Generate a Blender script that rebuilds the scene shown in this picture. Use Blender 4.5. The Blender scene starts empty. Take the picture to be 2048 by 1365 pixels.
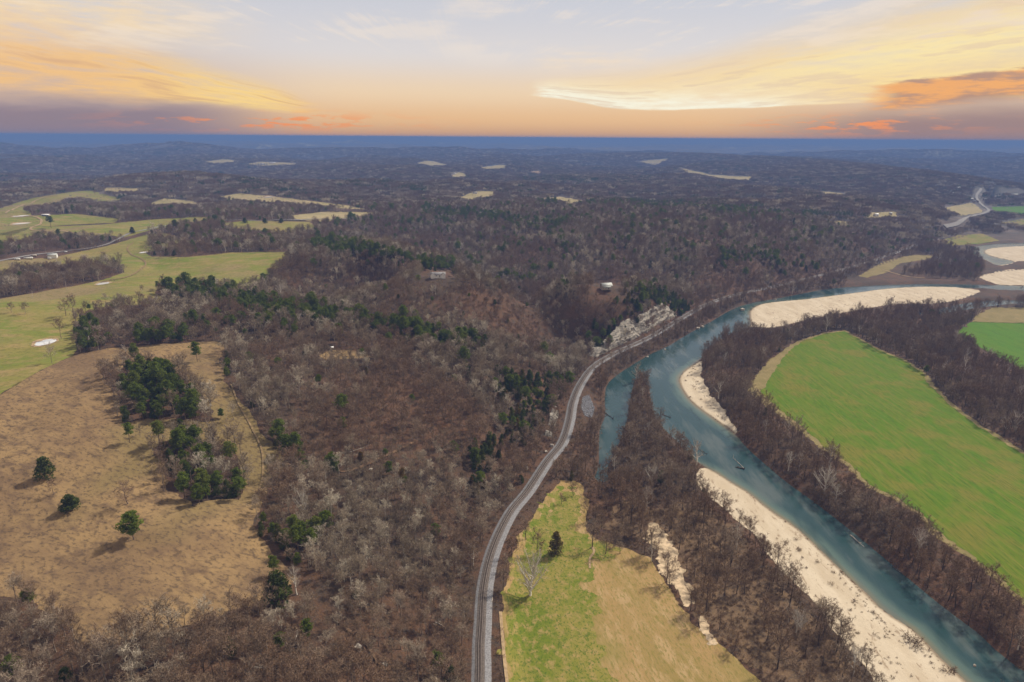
import bpy, bmesh, math, random
import numpy as np
from mathutils import Vector, Matrix, geometry

random.seed(7); rng = np.random.default_rng(7)
scene = bpy.context.scene
col = scene.collection

# ------------------------------------------------------------------ camera
CAM_Z = 275.0; PITCH = math.radians(16.6); ROLL = math.radians(0.4); FPX = 1365.0
cam_data = bpy.data.cameras.new('camera'); cam = bpy.data.objects.new('camera', cam_data); col.objects.link(cam)
cam_data.sensor_width = 36.0; cam_data.lens = 36.0 * FPX / 2048.0
cam_data.clip_start = 1.0; cam_data.clip_end = 200000.0
R3 = Matrix.Rotation(math.pi / 2 - PITCH, 3, 'X') @ Matrix.Rotation(ROLL, 3, 'Z')
cam.matrix_world = Matrix.Translation((0, 0, CAM_Z)) @ R3.to_4x4()
scene.camera = cam
RM = np.array(R3)
# ------------------------------------------------------------------ light and exposure
SUN_AZ = math.radians(52.0)       # clockwise from +Y (straight ahead): ahead and to the right, outside the frame
SUN_EL = math.radians(46.0)
sun_d = bpy.data.lights.new('sun', 'SUN'); sun_d.energy = 5.0; sun_d.angle = math.radians(4.0); sun_d.color = (1.0, 0.91, 0.77)
sun = bpy.data.objects.new('sun', sun_d); col.objects.link(sun)
sdir = Vector((math.sin(SUN_AZ) * math.cos(SUN_EL), math.cos(SUN_AZ) * math.cos(SUN_EL), math.sin(SUN_EL)))
sun.rotation_euler = sdir.to_track_quat('Z', 'Y').to_euler()
vs = scene.view_settings
vs.view_transform = 'Standard'; vs.look = 'None'; vs.gamma = 1.0; vs.use_curve_mapping = False; vs.exposure = 0.0
cy = scene.cycles
cy.max_bounces = 5; cy.diffuse_bounces = 2; cy.glossy_bounces = 2; cy.transmission_bounces = 2; cy.volume_bounces = 0
cy.transparent_max_bounces = 4; cy.caustics_reflective = False; cy.caustics_refractive = False
cy.use_denoising = True; cy.use_adaptive_sampling = True; cy.adaptive_threshold = 0.02
cy.sample_clamp_indirect = 4.0


class X:
    """Small expression builder over shader math nodes."""
    def __init__(self, nt, s): self.nt = nt; self.s = s
    @staticmethod
    def _set(nt, sock, v):
        if isinstance(v, X): nt.links.new(v.s, sock)
        else: sock.default_value = v
    def op(self, o, *args, clamp=False):
        n = self.nt.nodes.new('ShaderNodeMath'); n.operation = o; n.use_clamp = clamp
        X._set(self.nt, n.inputs[0], self)
        for k, a in enumerate(args): X._set(self.nt, n.inputs[k + 1], a)
        return X(self.nt, n.outputs[0])
    def __add__(self, o): return self.op('ADD', o)
    def __radd__(self, o): return self.op('ADD', o)
    def __mul__(self, o): return self.op('MULTIPLY', o)
    def __rmul__(self, o): return self.op('MULTIPLY', o)
    def __sub__(self, o): return self.op('SUBTRACT', o)
    def __rsub__(self, o): return (self * -1.0) + o
    def __truediv__(self, o): return self.op('DIVIDE', o)
    def pow(self, o): return self.op('POWER', o)
    def abs(self): return self.op('ABSOLUTE')
    def sat(self): return self.op('ADD', 0.0, clamp=True)
    def exp(self): return self.op('EXPONENT')
    def sm(self, a, b):
        n = self.nt.nodes.new('ShaderNodeMapRange'); n.interpolation_type = 'SMOOTHSTEP'
        X._set(self.nt, n.inputs['Value'], self); X._set(self.nt, n.inputs['From Min'], a); X._set(self.nt, n.inputs['From Max'], b)
        return X(self.nt, n.outputs['Result'])
    def gauss(self, c, w):
        d = (self - c) / w
        return (d * d * -1.0).exp()


def combine(nt, x, y, z):
    n = nt.nodes.new('ShaderNodeCombineXYZ')
    for k, v in enumerate((x, y, z)): X._set(nt, n.inputs[k], v)
    return n.outputs[0]


def noise(nt, vec, scale, detail=4.0, rough=0.55, dist=0.0):
    n = nt.nodes.new('ShaderNodeTexNoise'); n.noise_dimensions = '3D'
    nt.links.new(vec, n.inputs['Vector'])
    n.inputs['Scale'].default_value = scale; n.inputs['Detail'].default_value = detail
    n.inputs['Roughness'].default_value = rough; n.inputs['Distortion'].default_value = dist
    return X(nt, n.outputs['Fac'])


def mixc(nt, fac, a, b, mode='MIX'):
    n = nt.nodes.new('ShaderNodeMix'); n.data_type = 'RGBA'; n.blend_type = mode; n.clamp_factor = True
    X._set(nt, n.inputs[0], fac)
    for sock, v in ((n.inputs[6], a), (n.inputs[7], b)):
        if isinstance(v, (tuple, list)): sock.default_value = (v[0], v[1], v[2], 1.0)
        else: nt.links.new(v, sock)
    return n.outputs[2]


def srgb(r, g, b):
    f = lambda c: (c / 255 / 12.92) if c / 255 <= 0.04045 else ((c / 255 + 0.055) / 1.055) ** 2.4
    return (f(r), f(g), f(b))


# ------------------------------------------------------------------ sky
world = bpy.data.worlds.new('World'); scene.world = world; world.use_nodes = True
nt = world.node_tree; nt.nodes.clear()
tc = nt.nodes.new('ShaderNodeTexCoord'); sp = nt.nodes.new('ShaderNodeSeparateXYZ'); nt.links.new(tc.outputs['Generated'], sp.inputs[0])
sx, sy, sz = (X(nt, sp.outputs[k]) for k in range(3))
U = sx.op('ARCTAN2', sy) * (180 / math.pi)           # bearing in degrees, 0 straight ahead
V = sz.op('ARCSINE') * (180 / math.pi)               # elevation in degrees
def noise2(vec, detail):
    n = noise(nt, vec, 1.0, detail, 0.6); n.s.node.noise_dimensions = '2D'; return n
wob = noise2(combine(nt, U * 0.10, V * 0.45, 0.0), 1.5) - 0.5
fine = noise2(combine(nt, U * 0.35 + 31.0, V * 2.2, 0.0), 5.0) - 0.5
# clear air: warm at the horizon, pale blue grey above, dusky away from the glow
c = mixc(nt, V.sm(-0.5, 1.6), srgb(204, 152, 118), srgb(236, 190, 142))
c = mixc(nt, V.sm(1.2, 3.6), c, srgb(242, 212, 176))
c = mixc(nt, V.sm(3.0, 6.5), c, srgb(226, 219, 217))
c = mixc(nt, V.sm(5.5, 10.5), c, srgb(208, 209, 217))
c = mixc(nt, V.sm(10.0, 34.0), c, srgb(204, 203, 206))
c = mixc(nt, (U * -1.0).sm(12.0, 33.0) * (1.0 - V.sm(3.0, 9.0)) * 0.75, c, srgb(186, 168, 172))
c = mixc(nt, U.sm(14.0, 36.0) * (1.0 - V.sm(3.0, 9.0)) * 0.7, c, srgb(198, 172, 160))
# left fan of cirrus, tip low towards the middle
lu = (-13.8 - U)                                      # grows leftwards
lsl = (V - 1.45 + wob * 0.9) / (lu + 3.0)
lfan = lsl.sm(0.015, 0.085) * (1.0 - lsl.sm(0.165, 0.34)) * (lu + fine * 3.0).sm(0.0, 4.5)
ltex = noise2(combine(nt, lsl * 30.0, lu * 0.13, 0.0), 5.0) - 0.5
lden = (lfan * (0.9 + ltex * 2.0 + fine * 1.2)).sat()
lc = mixc(nt, U.gauss(-20.5, 6.0), srgb(246, 196, 134), srgb(255, 217, 140))
lc = mixc(nt, (ltex * 1.0).sm(0.02, 0.25) * 0.5, lc, srgb(206, 160, 132))
c = mixc(nt, lden, c, lc)
# upper left pale cloud
ul = V.gauss(7.6, 1.7) * (U * -1.0).sm(17.0, 30.0) * (0.85 + fine * 2.2 + wob * 1.5)
c = mixc(nt, ul.sat() * 0.8, c, srgb(252, 222, 176))
# right fan: bright lower rim, sweeping up to the right
ru = U - 1.0
rlow = 3.05 - ru.sm(0.0, 9.0) * 0.95 + ru.sm(12.0, 30.0) * 0.55
rv = V - rlow + fine * 0.16 + wob * 0.18
rsl = rv / (ru + 5.0)
rtex = noise2(combine(nt, rsl * 36.0, ru * 0.11 + 50.0, 0.0), 5.0) - 0.5
rfan = rv.sm(-0.04, 0.16) * (1.0 - rsl.sm(0.09, 0.27)) * (ru + fine * 2.5).sm(-0.3, 1.8)
rden = (rfan * (0.95 + rtex * 1.5 + fine * 0.9)).sat()
rim = (rv * -0.95).exp() * rv.sm(-0.03, 0.14) * ru.sm(-0.2, 1.0) * (1.0 - ru.sm(12.0, 27.0))
band = rsl.gauss(0.10, 0.05) * ru.sm(10.0, 26.0)
rc = mixc(nt, (band * 0.9).sat(), srgb(250, 214, 152), srgb(255, 233, 172))
rc = mixc(nt, (rim * 1.7 + fine * rim * 1.5).sat(), rc, (1.0, 0.95, 0.76))
rc = mixc(nt, (rtex + fine * 0.4).sm(0.02, 0.2) * 0.6, rc, srgb(230, 202, 172))
c = mixc(nt, rden, c, rc)
uc = (V - 5.6 + wob).gauss(0.0, 0.8) * U.sm(0.5, 3.0) * (1.0 - U.sm(7.0, 15.0)) * (0.55 + fine * 2.5)
c = mixc(nt, uc.sat() * 0.6, c, srgb(250, 226, 196))
# dusky banks low on both sides
dl = (1.0 - (V + wob * 1.2 + fine * 0.5 + U * 0.03).sm(0.4, 2.0)) * (U * -1.0).sm(15.0, 27.0)
c = mixc(nt, dl * 0.9, c, srgb(138, 122, 138))
dr_ = (1.0 - (V + wob * 0.8 + fine * 0.4 - U * 0.03).sm(0.0, 1.9)) * U.sm(14.0, 30.0)
c = mixc(nt, dr_ * 0.9, c, srgb(146, 118, 124))
db = (V + fine * 0.5 + wob * 0.3 - (U - 27.0) * 0.09)
dbank = db.sm(1.6, 2.4) * (1.0 - db.sm(3.75, 3.95)) * (U + fine * 3.0).sm(25.5, 28.0)
dcol = mixc(nt, (fine + wob).sm(-0.12, 0.22), srgb(176, 132, 116), srgb(244, 166, 92))
c = mixc(nt, dbank * 0.92, c, dcol)
c = mixc(nt, (db.gauss(3.95, 0.16) * (U + fine * 3.0).sm(25.0, 27.5) * (0.7 + fine * 2.0)).sat(), c, srgb(255, 226, 158))
# small ember streaks near the horizon
em = (fine + wob * 0.5).sm(-0.01, 0.12)
em = em * V.gauss(1.05, 0.55) * ((U + 18.0).gauss(0.0, 8.0) + U.gauss(25.0, 6.0)).sat()
c = mixc(nt, em * 0.95, c, srgb(252, 146, 78))
wisp = (rtex * 0.7 + wob + fine * 0.5).sm(-0.02, 0.25) * V.sm(4.5, 7.0)
c = mixc(nt, wisp * 0.5, c, srgb(246, 230, 214))
bg_c = nt.nodes.new('ShaderNodeBackground'); nt.links.new(c, bg_c.inputs[0]); bg_c.inputs[1].default_value = 1.0
nsky = nt.nodes.new('ShaderNodeTexSky'); nsky.sky_type = 'NISHITA'; nsky.sun_disc = False
nsky.sun_elevation = SUN_EL; nsky.sun_rotation = SUN_AZ; nsky.altitude = 400.0
bg_n = nt.nodes.new('ShaderNodeBackground'); nt.links.new(nsky.outputs[0], bg_n.inputs[0]); bg_n.inputs[1].default_value = 0.08
mixw = nt.nodes.new('ShaderNodeMixShader')
X._set(nt, mixw.inputs[0], 0.92 - V.sm(10.0, 50.0) * 0.12)
nt.links.new(bg_n.outputs[0], mixw.inputs[1]); nt.links.new(bg_c.outputs[0], mixw.inputs[2])
world.cycles.sampling_method = 'MANUAL'; world.cycles.sample_map_resolution = 256
wout = nt.nodes.new('ShaderNodeOutputWorld'); nt.links.new(mixw.outputs[0], wout.inputs[0])

# ------------------------------------------------------------------ survey: photograph pixels <-> world
def rays(p):
    p = np.asarray(p, float).reshape(-1, 2)
    d = np.stack([(p[:, 0] - 1024) / FPX, -(p[:, 1] - 682.5) / FPX, -np.ones(len(p))], 1)
    return d @ RM.T


def at_z(p, z):
    d = rays(p); t = (np.asarray(z, float) - CAM_Z) / d[:, 2]
    return d[:, :2] * t[:, None]


def project(x, y, z):
    v = np.stack([x, y, z - CAM_Z], -1) @ RM
    dep = np.maximum(-v[..., 2], 1.0)
    return 1024 + FPX * v[..., 0] / dep, 682.5 - FPX * v[..., 1] / dep, dep


_perm = rng.permutation(512)
_grad = rng.normal(size=(512, 2)); _grad /= np.linalg.norm(_grad, axis=1)[:, None]
def perlin(x, y):
    xi = np.floor(x).astype(int); yi = np.floor(y).astype(int); fx = x - xi; fy = y - yi
    u = fx * fx * fx * (fx * (fx * 6 - 15) + 10); v = fy * fy * fy * (fy * (fy * 6 - 15) + 10)
    def g(i, j, dx, dy):
        h = _grad[_perm[(_perm[i & 511] + j) & 511]]
        return h[..., 0] * dx + h[..., 1] * dy
    a = g(xi, yi, fx, fy); b = g(xi + 1, yi, fx - 1, fy); c_ = g(xi, yi + 1, fx, fy - 1); d = g(xi + 1, yi + 1, fx - 1, fy - 1)
    return (a + (b - a) * u) * (1 - v) + (c_ + (d - c_) * u) * v
def fbm(x, y, wl, oct=4, gain=0.5):
    s = 0; a = 1.0
    for k in range(oct):
        s = s + a * perlin(x / wl + 17.3 * k, y / wl - 9.1 * k); wl *= 0.5; a *= gain
    return s
def sstep(a, b, x):
    t = np.clip((x - a) / (b - a), 0, 1); return t * t * (3 - 2 * t)


def smooth_line(pts, step):
    """Catmull-Rom through pts (n,k), resampled every step metres."""
    P = np.asarray(pts, float); P = np.vstack([2 * P[0] - P[1], P, 2 * P[-1] - P[-2]])
    out = []
    for i in range(1, len(P) - 2):
        n = max(2, int(np.linalg.norm(P[i + 1] - P[i]) / step * 3)); t = np.linspace(0, 1, n, endpoint=False)[:, None]
        out.append(0.5 * (2 * P[i] + (P[i + 1] - P[i - 1]) * t + (2 * P[i - 1] - 5 * P[i] + 4 * P[i + 1] - P[i + 2]) * t ** 2
                   + (3 * P[i] - P[i - 1] - 3 * P[i + 1] + P[i + 2]) * t ** 3))
    Q = np.vstack(out + [P[-2][None]])
    s = np.r_[0, np.cumsum(np.linalg.norm(np.diff(Q, axis=0), axis=1))]
    ss = np.linspace(0, s[-1], max(2, int(s[-1] / step)))
    return np.stack([np.interp(ss, s, Q[:, k]) for k in range(Q.shape[1])], 1)


def seg_dist(x, y, L, signed=False):
    """Distance of points to polyline L; signed: positive to the left of its direction."""
    best = np.full(x.shape, 1e18); side = np.zeros(x.shape)
    for a, b in zip(L[:-1], L[1:]):
        d = b - a; l2 = max(d @ d, 1e-9); px = x - a[0]; py = y - a[1]
        t = np.clip((px * d[0] + py * d[1]) / l2, 0, 1)
        ex = px - t * d[0]; ey = py - t * d[1]; q = ex * ex + ey * ey
        m = q < best; best = np.where(m, q, best)
        if signed: side = np.where(m, d[0] * py - d[1] * px, side)
    best = np.sqrt(best)
    return best * np.where(side >= 0, 1, -1) if signed else best


def inside(x, y, poly):
    r = np.zeros(x.shape, bool); n = len(poly)
    for i in range(n):
        x0, y0 = poly[i]; x1, y1 = poly[(i + 1) % n]
        if y0 == y1: continue
        r ^= ((y0 > y) != (y1 > y)) & (x < (x1 - x0) * (y - y0) / (y1 - y0) + x0)
    return r


def poly_sdf(x, y, poly):
    d = seg_dist(x, y, np.vstack([poly, poly[:1]])); return np.where(inside(x, y, poly), -d, d)


RAIL_Z = 9.0
RAIL_PX = [(959, 1365), (959, 1310), (962, 1254), (968, 1169), (986, 1096), (1019, 1027), (1055, 982), (1093, 924), (1123, 886), (1137, 845),
           (1145, 804), (1161, 767), (1188, 732), (1233, 705), (1300, 674), (1362, 637), (1410, 610), (1465, 591), (1538, 575), (1630, 553),
           (1740, 523), (1839, 488), (1889, 474), (1919, 466), (1959, 456)]
rw = at_z(RAIL_PX, RAIL_Z)
d0 = rw[0] - rw[2]; d0 /= np.linalg.norm(d0); d1 = rw[-1] - rw[-4]; d1 /= np.linalg.norm(d1)
RAIL = smooth_line(np.vstack([rw[0] + d0 * 400, rw[0] + d0 * 150, rw, rw[-1] + d1 * 700]), 8.0)
RAILC = RAIL[::3]
HWY = smooth_line(at_z([(1905, 452), (1919, 446), (1939, 435), (1969, 427), (1977, 421), (1963, 410), (1953, 394), (1963, 378)], 12.0), 20.0)
BOUND = np.vstack([RAILC[:-10], HWY[-1:], HWY[-1:] + np.array([[500, 2500]])])

RIVER_PX = [(1990, 1420), (1934, 1365), (1914, 1348), (1878, 1315), (1841, 1275), (1811, 1248), (1768, 1224), (1732, 1187), (1686, 1145), (1641, 1102),
            (1592, 1056), (1543, 1023), (1498, 987), (1465, 967), (1436, 948), (1405, 931), (1385, 917), (1350, 880), (1316, 845), (1303, 811),
            (1297, 777), (1286, 762), (1273, 757), (1262, 794), (1256, 832), (1246, 869), (1231, 903), (1214, 941), (1219, 962), (1206, 968), (1194, 963),
            (1188, 952), (1197, 931), (1199, 862), (1210, 832), (1209, 794), (1216, 767), (1240, 746), (1267, 729), (1300, 709), (1337, 692),
            (1373, 670), (1421, 644), (1465, 619), (1505, 606), (1556, 597), (1611, 586), (1666, 577), (1721, 573), (1813, 569), (1923, 569),
            (1996, 571), (2048, 573), (2200, 580), (2200, 592), (2048, 584), (1996, 582), (1930, 576), (1849, 574), (1776, 578), (1721, 585),
            (1666, 592), (1611, 599), (1556, 604), (1520, 610), (1501, 622), (1500, 637), (1498, 655), (1457, 670), (1421, 696), (1399, 721),
            (1370, 742), (1359, 755), (1361, 772), (1382, 803), (1419, 832), (1467, 866), (1491, 893), (1525, 924), (1570, 962), (1625, 1002),
            (1695, 1056), (1762, 1111), (1838, 1175), (1899, 1224), (1960, 1269), (2006, 1315), (2048, 1342), (2140, 1420)]
def closed_smooth(P, step):
    P = np.asarray(P, float); Q = smooth_line(np.vstack([P, P[:1]]), step); return Q[:-1]
RIVER = closed_smooth(at_z(RIVER_PX, 0.0), 6.0)
CHANNEL = closed_smooth(at_z([(1832, 629), (1900, 613), (1960, 603), (2048, 601), (2200, 603), (2200, 612), (2048, 609), (1985, 613), (1905, 626), (1855, 633)], 0.0), 8.0)
BENDW = closed_smooth(at_z([(1934, 500), (1950, 494), (1980, 489), (2048, 486), (2200, 484), (2200, 492), (2048, 493), (1985, 497), (1968, 504), (1985, 514), (2028, 524), (1996, 531), (1975, 522), (1950, 512)], 0.0), 10.0)
SAND_PX = {
 'bar_near': [(1405, 931), (1440, 945), (1500, 985), (1595, 1053), (1690, 1143), (1770, 1220), (1845, 1272), (1920, 1345), (1990, 1420), (1790, 1420), (1742, 1350),
              (1686, 1290), (1647, 1242), (1620, 1195), (1574, 1157), (1534, 1108), (1501, 1066), (1440, 1015), (1400, 975), (1394, 945)],
 'bar_point': [(1357, 752), (1378, 732), (1399, 722), (1404, 745), (1412, 775), (1430, 802), (1452, 830), (1474, 862), (1462, 866), (1416, 834), (1378, 805), (1358, 775)],
 'bar_long': [(1499, 620), (1520, 608), (1556, 602), (1611, 597), (1666, 590), (1721, 583), (1776, 576), (1849, 573), (1930, 576), (1965, 583), (1945, 592), (1905, 604),
              (1850, 610), (1780, 612), (1700, 626), (1620, 640), (1560, 656), (1518, 657), (1497, 652)],
 'bar_far': [(1946, 506), (1958, 498), (1990, 492), (2048, 489), (2200, 487), (2200, 532), (2048, 524), (2022, 529), (1998, 533), (1974, 522)],
 'bar_side': [(1955, 556), (1990, 546), (2048, 540), (2200, 540), (2200, 572), (2048, 571), (1990, 568)],
 'bar_wash': [(1300, 1045), (1320, 1055), (1342, 1085), (1352, 1110), (1366, 1145), (1384, 1192), (1373, 1222), (1352, 1182), (1325, 1150), (1310, 1128), (1318, 1105), (1292, 1082)],
 'bar_scour': [(1402, 1238), (1412, 1252), (1430, 1290), (1416, 1284), (1403, 1262)],
}
SAND = {k: closed_smooth(at_z(v, 1.0 if 'wash' not in k and 'scour' not in k else 4.5), 5.0) for k, v in SAND_PX.items()}

# ------------------------------------------------------------------ terrain
HILL_PX = [(900, 1330, 14), (700, 1330, 30), (500, 1330, 40), (250, 1330, 45), (0, 1330, 45), (0, 1100, 55), (250, 1100, 58), (500, 1100, 50),
  (700, 1150, 38), (850, 1150, 22), (0, 900, 66), (250, 850, 70), (430, 850, 64), (520, 930, 54), (700, 950, 46), (850, 950, 34), (950, 950, 24),
  (600, 800, 60), (800, 800, 50), (950, 800, 40), (1040, 800, 27), (100, 740, 76), (300, 700, 76), (450, 690, 72), (600, 680, 69), (750, 685, 64),
  (900, 715, 54), (1020, 735, 40), (1090, 750, 24), (600, 645, 70), (700, 660, 66), (860, 684, 56), (1000, 704, 42),
  (1100, 690, 14), (1000, 650, 19), (900, 628, 24), (750, 600, 38), (600, 598, 54), (1150, 682, 13),
  (640, 508, 88), (760, 522, 88), (870, 542, 86), (1000, 567, 80), (1130, 574, 75), (1215, 582, 68), (1290, 592, 60), (700, 560, 66), (900, 585, 60),
  (1050, 612, 52), (1150, 632, 45), (1210, 640, 40), (250, 600, 78), (100, 640, 78), (150, 560, 78), (400, 565, 77), (450, 620, 69), (350, 645, 70),
  (500, 515, 83), (300, 490, 81), (100, 510, 80), (0, 480, 82), (200, 530, 77), (100, 555, 73), (300, 445, 84), (0, 420, 88), (180, 386, 95), (450, 392, 86),
  (600, 450, 80), (700, 432, 80), (760, 470, 52), (900, 480, 48), (1000, 470, 62), (1000, 425, 84), (1200, 420, 88), (1400, 430, 84), (1600, 450, 76),
  (870, 521, 40), (1100, 543, 32), (1250, 562, 25), (1350, 582, 20), (1500, 540, 40), (1600, 510, 45), (1740, 500, 30), (1400, 470, 74), (1500, 480, 60),
  (1650, 470, 54), (1300, 500, 58), (1150, 500, 58), (-300, 700, 74), (-300, 1000, 60), (-400, 500, 80), (-300, 1300, 48)]
hp = np.array(HILL_PX, float); hxy = at_z(hp[:, :2], hp[:, 2]) / 1000.0; hz = hp[:, 2]
_n = len(hz)
def _tps(r2): return 0.5 * r2 * np.log(r2 + 1e-9)
_A = np.zeros((_n + 3, _n + 3)); _r2 = ((hxy[:, None] - hxy[None]) ** 2).sum(-1)
_A[:_n, :_n] = _tps(_r2) + np.eye(_n) * 2e-4; _A[:_n, _n] = 1; _A[_n, :_n] = 1; _A[:_n, _n + 1:] = hxy; _A[_n + 1:, :_n] = hxy.T
_w = np.linalg.solve(_A, np.r_[hz, 0, 0, 0])
def hill_tps(x, y):
    x = x / 1000.0; y = y / 1000.0; z = _w[_n] + _w[_n + 1] * x + _w[_n + 2] * y
    for i in range(_n): z = z + _w[i] * _tps((x - hxy[i, 0]) ** 2 + (y - hxy[i, 1]) ** 2)
    return z

TH = np.radians(np.arange(-54.0, 54.01, 0.2))
RR = np.r_[np.exp(np.arange(math.log(110.0), math.log(2600.0), 0.006))]
RR = np.r_[RR, np.exp(np.arange(math.log(RR[-1]) + 0.012, math.log(62000.0), 0.014))]
gth, grr = np.meshgrid(TH, RR)
gx = grr * np.sin(gth); gy = grr * np.cos(gth)
sh = gx.shape; fx_, fy_ = gx.ravel(), gy.ravel(); fr = grr.ravel()
near = fr < 4200
dr = np.full(fx_.shape, 0.0)
dr[near] = seg_dist(fx_[near], fy_[near], BOUND, True)
relief = 1.0 + 0.9 * sstep(2000, 3200, fr) + 0.9 * sstep(5000, 12000, fr)
far_plateau = 66 + relief * (42 * fbm(fx_ + 900, fy_, 2600.0, 5, 0.5) + 30 * fbm(fx_, fy_ + 400, 900.0, 3, 0.5)) + 70 * fbm(fx_ - 5000, fy_, 9000.0, 3, 0.5) * sstep(11000, 22000, fr) + np.clip((fr - 9000) / 30000, 0, 1) * 45
# a long ridge on the right and the open valley running up to it
rp = np.array([(1250, 308, 112), (1380, 309, 125), (1600, 319, 130), (1750, 336, 120), (1880, 353, 106), (2000, 373, 88), (2150, 392, 70)], float)
rw3 = np.column_stack([at_z(rp[:, :2], rp[:, 2]), rp[:, 2]]); ridge_l = smooth_line(rw3, 150.0)
dridge = seg_dist(fx_, fy_, ridge_l[:, :2]); near_i = np.zeros(fx_.shape, int); bd = np.full(fx_.shape, 1e18)
for i_, q_ in enumerate(ridge_l):
    d_ = (fx_ - q_[0]) ** 2 + (fy_ - q_[1]) ** 2; m_ = d_ < bd; bd = np.where(m_, d_, bd); near_i = np.where(m_, i_, near_i)
behind = fr > np.hypot(ridge_l[near_i, 0], ridge_l[near_i, 1])
far_plateau = far_plateau - 45 * np.exp(-((dridge - 1200) / 900) ** 2) * behind
wr = np.exp(-(dridge / np.where(behind, 380, 520)) ** 2)
far_plateau = far_plateau * (1 - wr) + (ridge_l[near_i, 2] + 9 * fbm(fx_, fy_, 400.0, 3)) * wr
vall = smooth_line(np.array([[900, 1500], [1500, 2000], [1900, 2600], [2300, 3000], [4000, 3100]], float), 100)
dv = seg_dist(fx_, fy_, vall)
far_plateau = far_plateau + (10 - far_plateau) * np.exp(-(dv / 330) ** 2)
tz = np.clip(hill_tps(fx_[near], fy_[near]), 10, 105)
ang = np.abs(gth.ravel()[near])
wf = np.maximum(sstep(1600, 2600, fr[near]), sstep(math.radians(42), math.radians(50), ang) * 0.6)
hill = far_plateau.copy(); hill[near] = tz * (1 - wf) + far_plateau[near] * wf
hill += (1.6 * fbm(fx_, fy_, 60.0, 3) + 9.0 * fbm(fx_ + 40, fy_ - 70, 210.0, 3, 0.55)) * (fr < 3000)
bw = 55 - 26 * np.exp(-((fy_ - 950) / 110) ** 2) - 18 * np.exp(-((fy_ - 690) / 60) ** 2)
left = RAIL_Z + (np.maximum(hill, 10) - RAIL_Z) * sstep(6.0, 6.0 + bw, dr)
valley = 4.6 + 0.7 * fbm(fx_, fy_, 120.0, 3) + 0.0 * fx_
right = RAIL_Z + (valley - RAIL_Z) * sstep(9.0, 26.0, -dr)
wv = sstep(2300, 3600, fr)                               # the valley floor gives way to hills far off
right = right * (1 - wv) + far_plateau * wv
gz_ = np.where(dr >= 0, left, right)
gz_ = np.where(near, gz_, far_plateau)
rsdf = np.full(fx_.shape, 1e3); m = (fr < 2600) & (dr < 30)
rsdf[m] = np.minimum(np.minimum(poly_sdf(fx_[m], fy_[m], RIVER[::2]), poly_sdf(fx_[m], fy_[m], CHANNEL[::2])), poly_sdf(fx_[m], fy_[m], BENDW[::2]))
ssdf = np.full(fx_.shape, 1e3)
for k, P in SAND.items():
    if 'wash' in k or 'scour' in k: continue
    ssdf[m] = np.minimum(ssdf[m], poly_sdf(fx_[m], fy_[m], P[::2]))
bank = np.where(rsdf < 0, np.maximum(rsdf * 0.28, -2.6), np.where(rsdf < 9, rsdf * 0.5, 1e3))
gz_ = np.minimum(gz_, bank)
sandz = 0.25 + np.clip(rsdf, 0, 60) * 0.028 + 0.25 * fbm(fx_, fy_, 22.0, 3)
ws = 1 - sstep(-2.0, 7.0, ssdf)
gz_ = np.where(rsdf > 0, gz_ * (1 - ws) + np.minimum(gz_, np.maximum(sandz, 0.05 + 0 * rsdf)) * ws, gz_)
gz_ = gz_ - fr ** 2 / (2 * 6.371e6 * 1.15) * (fr > 2600) * sstep(2600, 6000, fr)     # the earth falls away
GZ = gz_.reshape(sh); lR = np.log(RR)


def gz(x, y):
    """Ground height, read from the ground sheet itself."""
    x = np.asarray(x, float); y = np.asarray(y, float)
    t = (np.arctan2(x, y) - TH[0]) / (TH[1] - TH[0]); t = np.clip(t, 0, len(TH) - 1.001)
    r = np.clip(np.log(np.maximum(np.hypot(x, y), 1.0)), lR[0], lR[-1] - 1e-6)
    j = np.clip(np.searchsorted(lR, r) - 1, 0, len(lR) - 2); v = np.clip((r - lR[j]) / (lR[j + 1] - lR[j]), 0, 1)
    i = t.astype(int); u = t - i
    return (GZ[j, i] * (1 - u) + GZ[j, i + 1] * u) * (1 - v) + (GZ[j + 1, i] * (1 - u) + GZ[j + 1, i + 1] * u) * v


TS = np.exp(np.linspace(math.log(150), math.log(9000), 900))
def G(p, first=True):
    """Ground point seen at a photograph pixel."""
    d = rays(p); d = d / np.linalg.norm(d, axis=1)[:, None]
    Pn = d[:, None, :] * TS[None, :, None]; h = gz(Pn[..., 0], Pn[..., 1]); g = Pn[..., 2] + CAM_Z - h
    hit = g < 0; k = np.where(hit.any(1), hit.argmax(1), len(TS) - 1); k = np.maximum(k, 1); a = np.arange(len(d))
    g0, g1 = g[a, k - 1], g[a, k]; w = np.clip(g0 / (g0 - g1 + 1e-12), 0, 1)
    t = TS[k - 1] + (TS[k] - TS[k - 1]) * w; q = d * t[:, None]
    return np.stack([q[:, 0], q[:, 1], gz(q[:, 0], q[:, 1])], 1)


PONDS = {'pond_oval': ((90, 686), 8.4, 'white oval stock pond in the green pasture'),
         'pond_small': ((287, 506), 5.6, 'small pale pond below the curving farm track'),
         'pond_edge': ((206, 568), 7.0, 'small pond at the end of the dark hedgerow'),
         'pond_farm': ((42, 448), 14.0, 'long pale pond beside the farm lane'),
         'pond_upper': ((42, 433), 14.0, 'muddy pond near the open shed'),
         'pond_hill': ((538, 395), 16.0, 'small pond on the far hill pasture')}
for k, (p, rad, lab) in PONDS.items():
    q = G([p])[0]; d = np.hypot(gx - q[0], (gy - q[1]) * 0.68); w = 1 - sstep(rad * 1.05, rad * 2.2, d)
    GZ = GZ * (1 - w) + (q[2] - 0.6 * (d < rad * 0.9)) * w

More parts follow.
